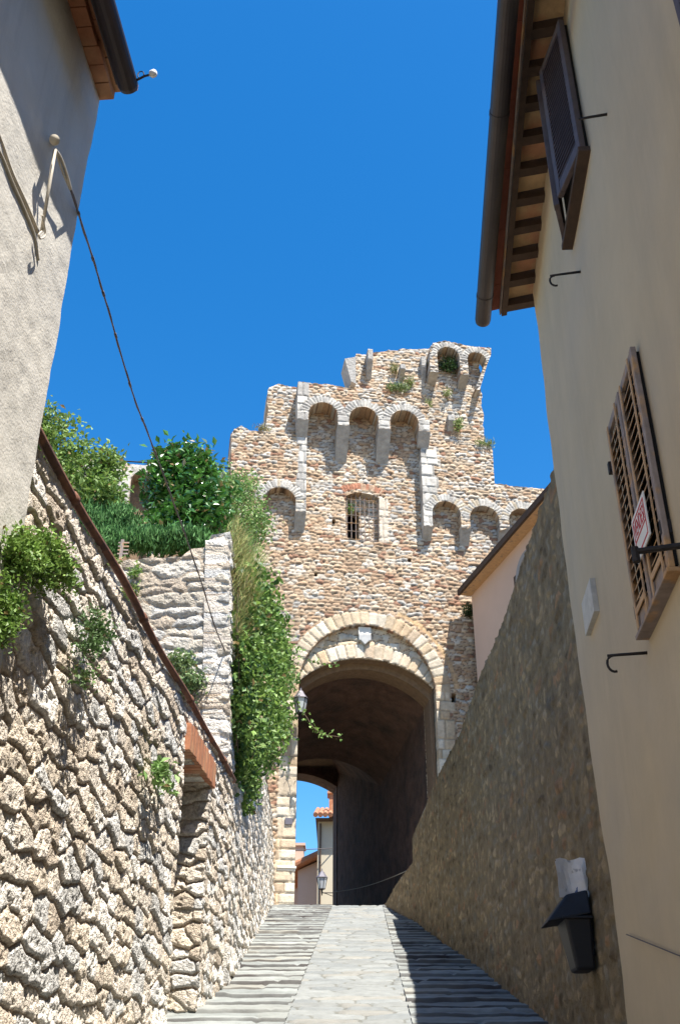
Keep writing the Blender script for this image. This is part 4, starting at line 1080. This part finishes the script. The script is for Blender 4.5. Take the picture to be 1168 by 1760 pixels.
m = MB(); 
gz = ge[2]; ga = float((ge - oN) @ tN)
fm = MB(); fm.box(frLh, (-4, .275, gz + .02), (ga - .02, .295, zE + .142)); fm.build('eave_light_stop', M_GUTTERL, lh)  # board added behind the gutter to block sun through the eave gap
m.tube([frLh(ga, .36, gz), frLh(ga - .03, .36, gz), frLh(-4, .36, gz + .02)], [.060, .068, .068], 18); m.build('gutter', M_GUTTERL, lh)
# hook with a glass insulator at the gutter end
io = empty('gutter_insulator', frLh(ga - .12, .43, gz), 'white insulator on a twisted bracket at the end of the left gutter', 'insulator')
A = frLh(ga - .05, .42, gz + .01); B = hit(262, 127, oN + nN * .56, nN)
m = MB(); m.tube([A, A + (B - A) * .5 + [0, 0, .01], B - (B - A) * .12], .008, 6)
m.tube([A + (B - A) * .25 + np.array([.02 * math.cos(t), 0, .035 * math.sin(t) + .04]) for t in np.linspace(0, 5.5, 12)], .004, 6); m.build('bracket', M_IRON, io)
m = MB(); m.tube([B - (B - A) * .12, B, B + (B - A) * .10, B + (B - A) * .16], [.012, .026, .026, .008], 10); m.build('glass', M_SIGNW, io, smooth=True)
# cables on the pale house
def wallpoly(pxs, offs): return [hit(x, y, oN + nN * o, nN) for (x, y), o in zip(pxs, offs)]
def smooth_path(P, n=6):
    P = [np.array(p) for p in P]; out = []
    for i in range(len(P) - 1):
        p0 = P[max(i - 1, 0)]; p1 = P[i]; p2 = P[i + 1]; p3 = P[min(i + 2, len(P) - 1)]
        for k in range(n):
            t = k / n; out.append(.5 * ((2 * p1) + (-p0 + p2) * t + (2 * p0 - 5 * p1 + 4 * p2 - p3) * t * t + (-p0 + 3 * p1 - 3 * p2 + p3) * t ** 3))
    out.append(P[-1]); return out
cb = empty('cable_anchor', hit(93, 240, oN + nN * .1, nN), 'cream cable anchor peg with strut and loops on the pale house', 'cable anchor')
m = MB(); m.tube(smooth_path(wallpoly([(-30, 170), (0, 238), (20, 295), (45, 350), (66, 400)], [.07] * 5)), .011, 8)
m.tube(smooth_path(wallpoly([(-30, 215), (0, 262), (22, 315), (44, 365), (60, 408), (66, 448)], [.07] * 6)), .009, 8); m.build('hanging_loops', M_CABLE, cb, smooth=True)
m = MB(); m.tube(wallpoly([(95, 258), (72, 398)], [.15, .10]), .010, 8)
m.tube(smooth_path(wallpoly([(72, 398), (67, 404), (70, 410), (78, 404), (76, 385), (73, 370)], [.12] * 6)), .006, 8); m.build('strut', M_CABLE, cb, smooth=True)
m = MB(); m.tube([hit(92, 248, oN + nN * .0, nN), hit(94, 241, oN + nN * .16, nN)], .017, 10); m.tube([hit(94, 241, oN + nN * .16, nN), hit(94, 240, oN + nN * .175, nN)], .030, 12); m.build('peg', M_CABLE, cb, smooth=True)
m = MB()
m.tube(smooth_path(wallpoly([(96, 258), (104, 270), (114, 297), (122, 326)], [.15] * 4)), .009, 8); m.tube(smooth_path(wallpoly([(96, 258), (101, 275), (110, 300), (121, 326)], [.14] * 4)), .007, 8); m.build('tail_loop', M_CABLE, cb, smooth=True)
# long cable to the gate lantern
c0_ = hit(122, 326, oN + nN * .15, nN); cE = atY(490, 1232, 24.9)
px = [(122, 326), (160, 445), (190, 545), (228, 675), (262, 765), (300, 868), (340, 982), (380, 1104), (420, 1170), (490, 1232)]
def depth_of(i): return [4.85, 5.6, 6.3, 7.2, 8.0, 8.9, 10.2, 11.6, 14.5, 24.9][i]
cp = [atY(x, y, depth_of(i)) for i, (x, y) in enumerate(px)]; cp[0] = c0_
m = MB(); sp_ = smooth_path(cp, 8); m.tube(sp_, .0065, 8)
sp2 = [p + np.array([.007 * math.sin(i * .9), .0, .007 * math.cos(i * .9)]) for i, p in enumerate(sp_)]; m.tube(sp2, .004, 6)
for i in range(3, len(sp_) - 1, 5): d_ = sp_[i + 1] - sp_[i]; d_ = d_ / np.linalg.norm(d_); m.tube([sp_[i] - d_ * .025, sp_[i] + d_ * .025], .011, 8)
tag(m.build('overhead_cable', M_CABLED, smooth=True), 'dark twisted overhead cable slanting from the pale house towards the gate lantern', 'cable')

# ------------------------------------------------------------------ plants
def leaves(C, size, colA, colB, seed, upb=.4, aspect=.55, out=None, var=.35):
    """leaf-sized rhombi at the points C"""
    r = np.random.default_rng(seed); n = len(C)
    d = r.normal(size=(n, 3)); d[:, 2] = np.abs(d[:, 2]) * .6 + upb
    if out is not None: d += out
    d /= np.linalg.norm(d, axis=1)[:, None]            # leaf normal
    t = r.normal(size=(n, 3)); t -= (t * d).sum(1)[:, None] * d; t /= np.linalg.norm(t, axis=1)[:, None] + 1e-9
    b = np.cross(d, t); s = (size * r.uniform(.6, 1.3, n))[:, None]
    V = np.stack([C - t * s * .5, C + b * s * aspect * .5 + d * s * .06, C + t * s * .5 - d * s * .12, C - b * s * aspect * .5 + d * s * .06], 1).reshape(-1, 3)
    pn = fbm(C[:, 0] * 2.6 + C[:, 1] * 2.2 + seed, C[:, 2] * 3.1, seed, 3); k = np.clip(r.random(n) * .8 + pn * 1.1 + .1, 0, 1)[:, None]; c = np.asarray(colA) * (1 - k) + np.asarray(colB) * k; c = c * r.uniform(1 - var, 1 + var, (n, 1)); dry = (r.random(n) < .03)[:, None]; c = np.where(dry, np.array([.26, .19, .08]), c)
    return V, np.repeat(c, 4, 0)
def leafobj(name, parts, mt, parent=None):
    V = np.concatenate([p[0] for p in parts]); C = np.concatenate([p[1] for p in parts])
    return link(name, raw_mesh(name, V, np.arange(len(V)).reshape(-1, 4), C, smooth=False), mt, parent)
def lump_points(lumps, per, seed, clump=.12, nc=14):
    """points in ellipsoid lumps, gathered in small twig clumps, denser toward the skin"""
    r = np.random.default_rng(seed); out = []
    for (c, rad, k) in lumps:
        m = int(per * k); ncl = max(4, m // nc)
        d = r.normal(size=(ncl, 3)); d /= np.linalg.norm(d, axis=1)[:, None]
        q = np.array(c) + d * np.array(rad) * (r.uniform(.15, 1, (ncl, 1)) ** .45) * r.uniform(.85, 1.15, (ncl, 1))
        out.append((q[:, None, :] + r.normal(size=(ncl, nc, 3)) * clump).reshape(-1, 3))
    return np.concatenate(out)
def shrub(name, label, cat, base, lumps, per, size, cA, cB, mt, seed, clump=.1, upb=.4, aspect=.55, group=None, stems=5, nc=14):
    o = empty(name, base, label, cat, group)
    P = lump_points(lumps, per, seed, clump, nc)
    leafobj('foliage', [leaves(P, size, cA, cB, seed + 1, upb, aspect)], mt, o)
    if stems:
        r = random.Random(seed); m = MB()
        for k in range(stems):
            c, rad, _ = lumps[k % len(lumps)]; e = np.array(c) + np.array([r.uniform(-.4, .4) * q for q in rad])
            b = np.array(base) + np.array([r.uniform(-.06, .06), r.uniform(-.06, .06), -.05]); md = b * .5 + e * .5 + np.array([r.uniform(-.08, .08), 0, .1])
            m.tube(smooth_path([b, md, e], 4), [.03 * (1 - .08 * i) for i in range(9)], 6)
        m.build('stems', M_STEM, o, smooth=True)
    return o
G1, G2 = (.045, .10, .018), (.12, .22, .035)
def at(px, py, Y): return atY(px, py, Y)
# big glossy laurel
lum = []
for (x, y, Y, rx_, rz_) in ((300, 830, 14.2, .42, .5), (278, 850, 14.3, .2, .5), (340, 835, 14.1, .36, .5), (318, 795, 14.3, .3, .3), (288, 800, 14.4, .22, .3), (360, 870, 14.0, .35, .4), (310, 890, 14.0, .4, .4), (345, 800, 14.2, .22, .28), (285, 915, 13.9, .25, .3), (345, 915, 13.9, .35, .35)):
    lum.append((at(x, y, Y), (rx_, .4, rz_), 1))
b = at(305, 915, 14.1); b[2] = TERR - .05
shrub('laurel_shrub', 'large dark glossy leaved shrub on the terrace beside the tower', 'shrub', b, lum, 750, .125, (.035, .11, .02), (.09, .24, .04), M_GLOSSY, 31, clump=.10)
# tall loose shrub at left
lum = []
for (x, y, Y, rx_, rz_) in ((70, 730, 13.2, .35, .3), (100, 760, 13.2, .45, .45), (60, 780, 13.2, .4, .5), (140, 800, 13.1, .4, .4), (100, 830, 13.0, .5, .5), (160, 840, 13.1, .30, .35), (185, 800, 13.2, .20, .10), (80, 880, 12.9, .5, .5), (150, 870, 13.0, .35, .35), (190, 862, 13.0, .12, .25), (40, 740, 13.2, .4, .5)):
    lum.append((at(x, y, Y), (rx_, .4, rz_), 1))
b = at(110, 915, 13.1); b[2] = TERR - .05
shrub('rambling_shrub', 'tall loose yellow-green shrub on the terrace beside the pale house', 'shrub', b, lum, 800, .085, (.09, .17, .03), (.25, .36, .09), M_LEAF, 37, clump=.09)
o = empty('pink_valerian', at(153, 778, 13.4), 'small cluster of pale pink flowers poking above the loose shrub', 'flowers')
P = lump_points([(at(153, 779, 13.4), (.14, .1, .05), 1)], 120, 5, .02); leafobj('blossoms', [leaves(P, .03, (.55, .25, .28), (.6, .35, .36), 6)], M_LEAF, o)
m = MB()
for k in range(5): q_ = at(145 + k * 4, 779, 13.4); m.tube([q_ - np.array([0, 0, .45]), q_], .006, 5)
m.build('stalks', M_STEM, o)
# rosemary hedges: fine upright needles
def needles(C, size, colA, colB, seed, spread=.35):
    r = np.random.default_rng(seed); n = len(C)
    t = r.normal(size=(n, 3)) * spread; t[:, 2] = 1; t /= np.linalg.norm(t, axis=1)[:, None]
    b = r.normal(size=(n, 3)); b -= (b * t).sum(1)[:, None] * t; b /= np.linalg.norm(b, axis=1)[:, None]
    s = (size * r.uniform(.5, 1.4, n))[:, None]
    V = np.stack([C, C + t * s * .5 + b * .010, C + t * s, C + t * s * .5 - b * .010], 1).reshape(-1, 3)
    k = r.random(n)[:, None]; c = (np.asarray(colA) * (1 - k) + np.asarray(colB) * k) * r.uniform(.7, 1.3, (n, 1))
    return V, np.repeat(c, 4, 0)
def hedge(label, lumps, per, seed, name='rosemary_bush', nsize=.08):
    b = np.array(lumps[0][0]); b[2] = TERR
    o = empty(name, b, label, 'shrub'); P = lump_points(lumps, per, seed, .035, 8)
    leafobj('foliage', [needles(P, nsize, (.035, .11, .025), (.11, .24, .07), seed)], M_NEEDLE, o); return o
hedge('dark green rosemary bush behind the rusty pipe, at the foot of the loose shrub', [(at(165, 915, 12.75), (.36, .3, .34), 2.2), (at(205, 905, 12.8), (.28, .28, .3), 1.4), (at(140, 900, 12.8), (.3, .3, .32), 1.4), (at(175, 940, 12.6), (.36, .25, .25), 1.6)], 2600, 43)
hedge('low blue-green rosemary hedge on the terrace wall below the glossy shrub', [(at(x, 934, 12.42), (.2, .2, .14), 1) for x in (235, 262, 290, 318, 336)], 1500, 47, nsize=.10)
# little wooden ladder post
o = empty('garden_trellis', at(209, 950, 12.25), 'short grey wooden trellis piece standing between the two rosemary bushes', 'trellis')
q0_ = at(208, 952, 12.2); m = MB()
fr_t = lambda x, y, z: q0_ + np.array([x, y, z])
m.box(fr_t, (-.02, 0, -.08), (.02, .03, .22))
m.build('post', M_GREYWOOD, o)
m = MB()
for k in range(4): m.box(fr_t, (.021, .005, .0 + k * .055), (.09, .02, .018 + k * .055)); m.box(fr_t, (-.05, .005, .0 + k * .055), (-.021, .02, .018 + k * .055))
m.build('slats', M_GREYWOOD, o)

# vegetation spilling over the far retaining wall
def fp(px, py, out=.2): return hit(px, py, oF + FN * out, FN)
def band(poly, n, o0, o1, seed):
    r = np.random.default_rng(seed); P = []
    poly = np.array(poly, float); lo = poly.min(0); hi = poly.max(0)
    while len(P) < n:
        q = r.uniform(lo, hi, (n, 2)); k = inside((q[:, 0], q[:, 1]), [poly]); q = q[k]
        for x, y in q:
            P.append(fp(x, y, r.uniform(o0, o1)))
            if len(P) >= n: break
    return np.array(P)
iv = empty('ivy', fp(430, 1330, .1), 'dense green ivy hanging down the terrace wall in front of the gate', 'ivy')
zL = lambda u: 8.1 - .0 * u
def wallcloud(n, seed, u0, u1, zfn, thick, clump=.07, nc=10, pw=1.0):
    r = np.random.default_rng(seed); k = n // nc
    u = u0 + (u1 - u0) * r.random(k) ** pw; lo, hi = zfn(u); z = lo + (hi - lo) * r.random(k); h = thick(u, z) * r.uniform(.1, 1, k)
    c = frF(u, z, h); return (c[:, None, :] + r.normal(size=(k, nc, 3)) * clump).reshape(-1, 3)
# u = distance along the wall from its near corner; near end hangs lowest
def z_iv(u):
    lo = 5.55 + .27 * u + .25 * np.sin(u * 4.1) + .12 * np.sin(u * 9.7); hi = 7.9 + .32 * u
    return lo, hi
P1 = wallcloud(12000, 51, .10, 7.2, z_iv, lambda u, z: .16 + .40 * np.clip((z - 5.3) / 2.5, 0, 1) , .085, 14, .9)
P2 = wallcloud(6000, 52, .15, 3.2, lambda u: (5.5 + .25 * np.sin(u * 5), 7.0 + 0 * u), lambda u, z: .08 + .22 * np.clip((z - 5.1) / 1.5, 0, 1), .06)
leafobj('leaves', [leaves(P1, .085, (.040, .105, .018), (.22, .34, .07), 53, .3, .7), leaves(P2, .085, (.035, .09, .018), (.19, .30, .06), 54, .3, .7)], M_LEAF, iv)
m = MB(); r = random.Random(9)
for k in range(16):
    u = .2 + r.random() * 6; z0 = 5.3 + .17 * u + r.random() * .4
    m.tube(smooth_path([frF(u, z0, .09), frF(u + .05, z0 + .8, .12), frF(u - .05, z0 + 1.6, .10), frF(u + .02, 7.9, .12)], 4), .008, 5)
m.build('stems', M_STEM, iv, smooth=True)
# dry grass and green growth on the terrace edge
def blades(C, size, colA, colB, seed, lean=(0.35, -.1, 0), w=.008):
    r = np.random.default_rng(seed); n = len(C)
    t = r.normal(size=(n, 3)) * .35 + np.array(lean); t[:, 2] = np.abs(t[:, 2]) * .4 + .9; t /= np.linalg.norm(t, axis=1)[:, None]
    b = r.normal(size=(n, 3)); b[:, 2] = 0; b /= np.linalg.norm(b, axis=1)[:, None]; s = (size * r.uniform(.4, 1.3, n))[:, None]
    V = np.stack([C, C + t * s * .5 + b * w, C + t * s + np.array([.05, 0, -.1]) * s, C + t * s * .5 - b * w], 1).reshape(-1, 3)
    k = r.random(n)[:, None]; c = (np.asarray(colA) * (1 - k) + np.asarray(colB) * k) * r.uniform(.7, 1.3, (n, 1))
    return V, np.repeat(c, 4, 0)
Pg = wallcloud(8000, 61, .1, 2.4, lambda u: (6.9 + 0 * u, 8.5 + .1 * u), lambda u, z: .06 + .22 * (1 - np.abs(z - 7.7)), .05, 10)
Pg2 = wallcloud(7000, 62, 1.0, 7, lambda u: (7.4 + .05 * u, 8.6 + .14 * u), lambda u, z: .08 + .25 + 0 * u, .07, 10)
gr2 = link('dry_grass', raw_mesh('dry_grass', *(lambda a, b: (np.concatenate([a[0], b[0]]), np.arange(len(a[0]) + len(b[0])).reshape(-1, 4), np.concatenate([a[1], b[1]])))(blades(Pg, .22, (.40, .30, .13), (.24, .33, .10), 63, w=.0045), blades(Pg2, .24, (.18, .33, .07), (.34, .34, .13), 64, w=.0045)), smooth=False), M_NEEDLE)
tag(gr2, 'dry yellow grass growing along the terrace wall edge above the ivy', 'grass', kind='stuff')
# bush against the tower at the terrace end
lum = [(at(x, y, Y), (a_, .4, c_), k) for x, y, Y, a_, c_, k in ((395, 850, 15.5, .35, .4, 1), (425, 870, 15.8, .36, .4, 1), (440, 905, 15.8, .3, .32, 1), (405, 890, 15.3, .35, .4, 1), (385, 830, 15.2, .28, .28, .8), (420, 835, 15.8, .3, .22, .7), (410, 935, 15.2, .3, .4, .8), (415, 1000, 14.8, .2, .35, .6), (425, 1050, 15.0, .25, .3, .5))]
b = at(405, 950, 15.3); b[2] = TERR + .0; b[0] = -1.75
shrub('broom_shrub', 'bright green feathery shrub leaning over the terrace edge against the tower', 'shrub', b, lum, 900, .06, (.09, .19, .045), (.24, .36, .11), M_LEAF, 71, clump=.08)
# climbing rose around the lantern
o = empty('climbing_rose', F0(LT(480, 1300)[0], -.2, LT(480, 1300)[1]), 'climbing rose with pink blooms around the lantern, left of the gate arch', 'climbing rose')
r_ = np.random.default_rng(77); pc = []
poly = np.array([(440, 1060), (470, 1050), (490, 1100), (500, 1130), (512, 1165), (503, 1185), (482, 1200), (476, 1230), (470, 1262), (440, 1270)], float)
P = []
while len(P) < 620:
    x, y = r_.uniform(440, 515), r_.uniform(1050, 1330)
    if inside((np.array([x]), np.array([y])), [poly])[0]: P.append(atY(x, y, r_.uniform(23.8, 24.9)))
P = np.array(P); P = (P[:, None, :] + r_.normal(size=(len(P), 9, 3)) * .07).reshape(-1, 3)
spr = []
for (pts_, n_) in (([(508, 1205), (525, 1230), (540, 1252), (556, 1262), (586, 1267)], 90), ([(495, 1140), (520, 1128), (545, 1140), (580, 1142)], 50), ([(470, 1090), (500, 1108), (520, 1120)], 60)):
    sp3 = smooth_path([atY(x, y, 24.7 - .4 * (i / len(pts_))) for i, (x, y) in enumerate(pts_)], 6)
    for k in range(n_ * 2 // 3): spr.append(sp3[int(r_.integers(len(sp3)))] + r_.normal(size=3) * .045)
leafobj('foliage', [leaves(P, .085, (.06, .14, .03), (.19, .30, .08), 78, .3, .65), leaves(np.array(spr), .10, (.12, .24, .05), (.25, .38, .10), 79, .2, .7)], M_LEAF, o)
B_ = np.array([atY(x, y, 24.3) for x, y in ((475, 1172), (472, 1188), (483, 1163), (468, 1240), (478, 1205), (460, 1150))]); B_ = (B_[:, None, :] + r_.normal(size=(6, 9, 3)) * .03).reshape(-1, 3)
leafobj('blooms', [leaves(B_, .06, (.55, .18, .20), (.62, .30, .30), 80)], M_LEAF, o)
m = MB()
for pts_ in ([(508, 1205), (525, 1230), (540, 1252), (556, 1262), (586, 1267)], [(495, 1140), (520, 1128), (545, 1140), (580, 1142)], [(470, 1330), (478, 1240), (500, 1190)], [(455, 1330), (462, 1200), (480, 1090)]):
    m.tube(smooth_path([atY(x, y, 24.7 - .4 * (i / len(pts_))) for i, (x, y) in enumerate(pts_)], 6), .008, 5)
m.build('stems', M_STEM, o)
# plants rooted in the walls
def tuft(name, label, lumps, per, size, cA, cB, seed, cat='wall plant', group=None, clump=.035, aspect=.6):
    P = lump_points(lumps, per, seed, clump, 8)
    o = leafobj(name, [leaves(P, size, cA, cB, seed, .5, aspect)], M_LEAF)
    return tag(o, label, cat, group)
def nw(px, py, o=.12): return hit(px, py, oN + nN * o, nN)
def spray(pts, n, r0, seed):
    r = np.random.default_rng(seed); out = []
    pts = [np.array(p) for p in pts]
    for k in range(n):
        i = int(r.integers(len(pts))); j = int(r.integers(len(pts))); t = r.random() * .5
        c = pts[i] * (1 - t) + pts[j] * t + r.normal(size=3) * np.array([.3, 1, .6]) * r0; q = r.uniform(.3, 1.0)
        out.append((c, (r0 * q * .7, r0 * q * 1.3, r0 * q * .7), q))
    return out
GR = 'plants rooted in the pale retaining wall'
PA, PB = (.09, .18, .035), (.22, .34, .07)
tuft('wall_plant', 'largest leafy bright green plant on the retaining wall beside the pale house', spray([nw(20, 935), nw(50, 938), nw(85, 945), nw(100, 965), nw(108, 995), nw(60, 965), nw(30, 965), nw(75, 1000)], 30, .050, 5), 300, .030, PA, PB, 81, group=GR)
tuft('wall_plant', 'bright green plant on the retaining wall at the left edge, below the largest plant', spray([nw(0, 1025), nw(20, 1040), nw(10, 1060), nw(-10, 1075)], 12, .04, 6), 340, .030, PA, PB, 83, group=GR)
tuft('wall_plant', 'blue-green trailing plant in the middle of the retaining wall, below the largest plant', spray([nw(158, 1050), nw(175, 1065), nw(165, 1090), nw(150, 1110), nw(185, 1085)], 14, .05, 7), 110, .030, (.05, .11, .035), (.12, .2, .07), 85, group=GR)
tuft('wall_plant', 'sparse small plant low in the retaining wall between the trailing plant and the brick lintel', [(nw(145, 1165), (.05, .12, .05), 1)], 130, .036, (.07, .13, .04), (.15, .22, .08), 87, group=GR)
tuft('wall_plant', 'sprig of large pale leaves in the retaining wall just left of the brick lintel', [(nw(272, 1325), (.05, .14, .07), 1), (nw(290, 1345), (.05, .12, .05), .6)], 90, .07, (.16, .28, .08), (.28, .42, .14), 89, group=GR)
for k, (x, y, s_) in enumerate(((130, 930, 60), (60, 1090, 50), (100, 1120, 40))):
    pass
def fw_(px, py): return hit(px, py, np.array([0, 11.8, 0.]), np.array([.06, 1., 0]) / math.hypot(.06, 1))
GF = 'plants on the block faced terrace wall'
tuft('wall_plant', 'grey-green bush growing from the terrace wall face just above the rusty pipe', [(fw_(310, 1140), (.22, .12, .12), 1), (fw_(335, 1170), (.2, .12, .12), 1), (fw_(320, 1195), (.12, .1, .1), .6)], 420, .06, (.10, .17, .06), (.24, .33, .14), 91, group=GF)
tuft('wall_plant', 'yellowish tuft on the terrace wall beside the rusty pipe, upper left of its face', [(fw_(222, 1020), (.1, .08, .14), 1), (fw_(195, 965), (.1, .08, .06), .6)], 260, .05, (.13, .19, .05), (.26, .32, .09), 93, group=GF)
tuft('wall_plant', 'small tuft high on the terrace wall face, under the low rosemary hedge', [(fw_(232, 985), (.1, .06, .08), 1)], 120, .05, PA, PB, 95, group=GF)
def tt(px, py, o=-.1): return F0(LT(px, py, o)[0], o, LT(px, py, o)[1])
GT = 'tufts growing on the ruined tower'
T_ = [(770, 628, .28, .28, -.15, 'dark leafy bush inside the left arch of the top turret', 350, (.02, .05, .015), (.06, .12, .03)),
      (683, 666, .35, .08, -.15, 'widest green tuft on the ledge above the three high arches', 220, (.12, .18, .06), (.24, .32, .12)),
      (703, 657, .16, .08, -.1, 'small yellow-green tuft right of the widest ledge tuft', 90, (.14, .18, .05), (.28, .32, .11)),
      (676, 634, .12, .13, -.1, 'olive tuft between the two lone corbels near the tower top', 80, (.14, .16, .05), (.28, .28, .11)),
      (768, 676, .14, .09, -.1, 'small tuft below the left corbel of the turret', 70, (.12, .17, .05), (.26, .30, .11)),
      (736, 694, .1, .1, -.3, 'sparse tuft right of the highest arches, under the turret', 55, (.13, .17, .05), (.26, .30, .11)),
      (786, 730, .1, .26, -.12, 'upright green tuft beside the broken corbel right of the high arches', 130, (.13, .20, .05), (.28, .36, .12)),
      (832, 764, .28, .10, -.3, 'wide grassy tuft on the right shoulder of the tower', 170, (.12, .17, .05), (.28, .32, .13)),
      (602, 872, .08, .16, .10, 'little green plant behind the bars of the tower window', 60, (.08, .16, .03), (.18, .3, .07)),
      (740, 625, .1, .14, -.2, 'small green plant at the left foot of the turret', 50, (.08, .13, .03), (.18, .24, .07)),
      (450, 738, .3, .05, -.25, 'dry thin tuft on the low left shoulder of the tower', 80, (.2, .19, .08), (.32, .30, .14)),
      (552, 690, .22, .06, -.3, 'dry tuft under the crown of the leftmost high arch', 40, (.14, .15, .05), (.24, .24, .10)),
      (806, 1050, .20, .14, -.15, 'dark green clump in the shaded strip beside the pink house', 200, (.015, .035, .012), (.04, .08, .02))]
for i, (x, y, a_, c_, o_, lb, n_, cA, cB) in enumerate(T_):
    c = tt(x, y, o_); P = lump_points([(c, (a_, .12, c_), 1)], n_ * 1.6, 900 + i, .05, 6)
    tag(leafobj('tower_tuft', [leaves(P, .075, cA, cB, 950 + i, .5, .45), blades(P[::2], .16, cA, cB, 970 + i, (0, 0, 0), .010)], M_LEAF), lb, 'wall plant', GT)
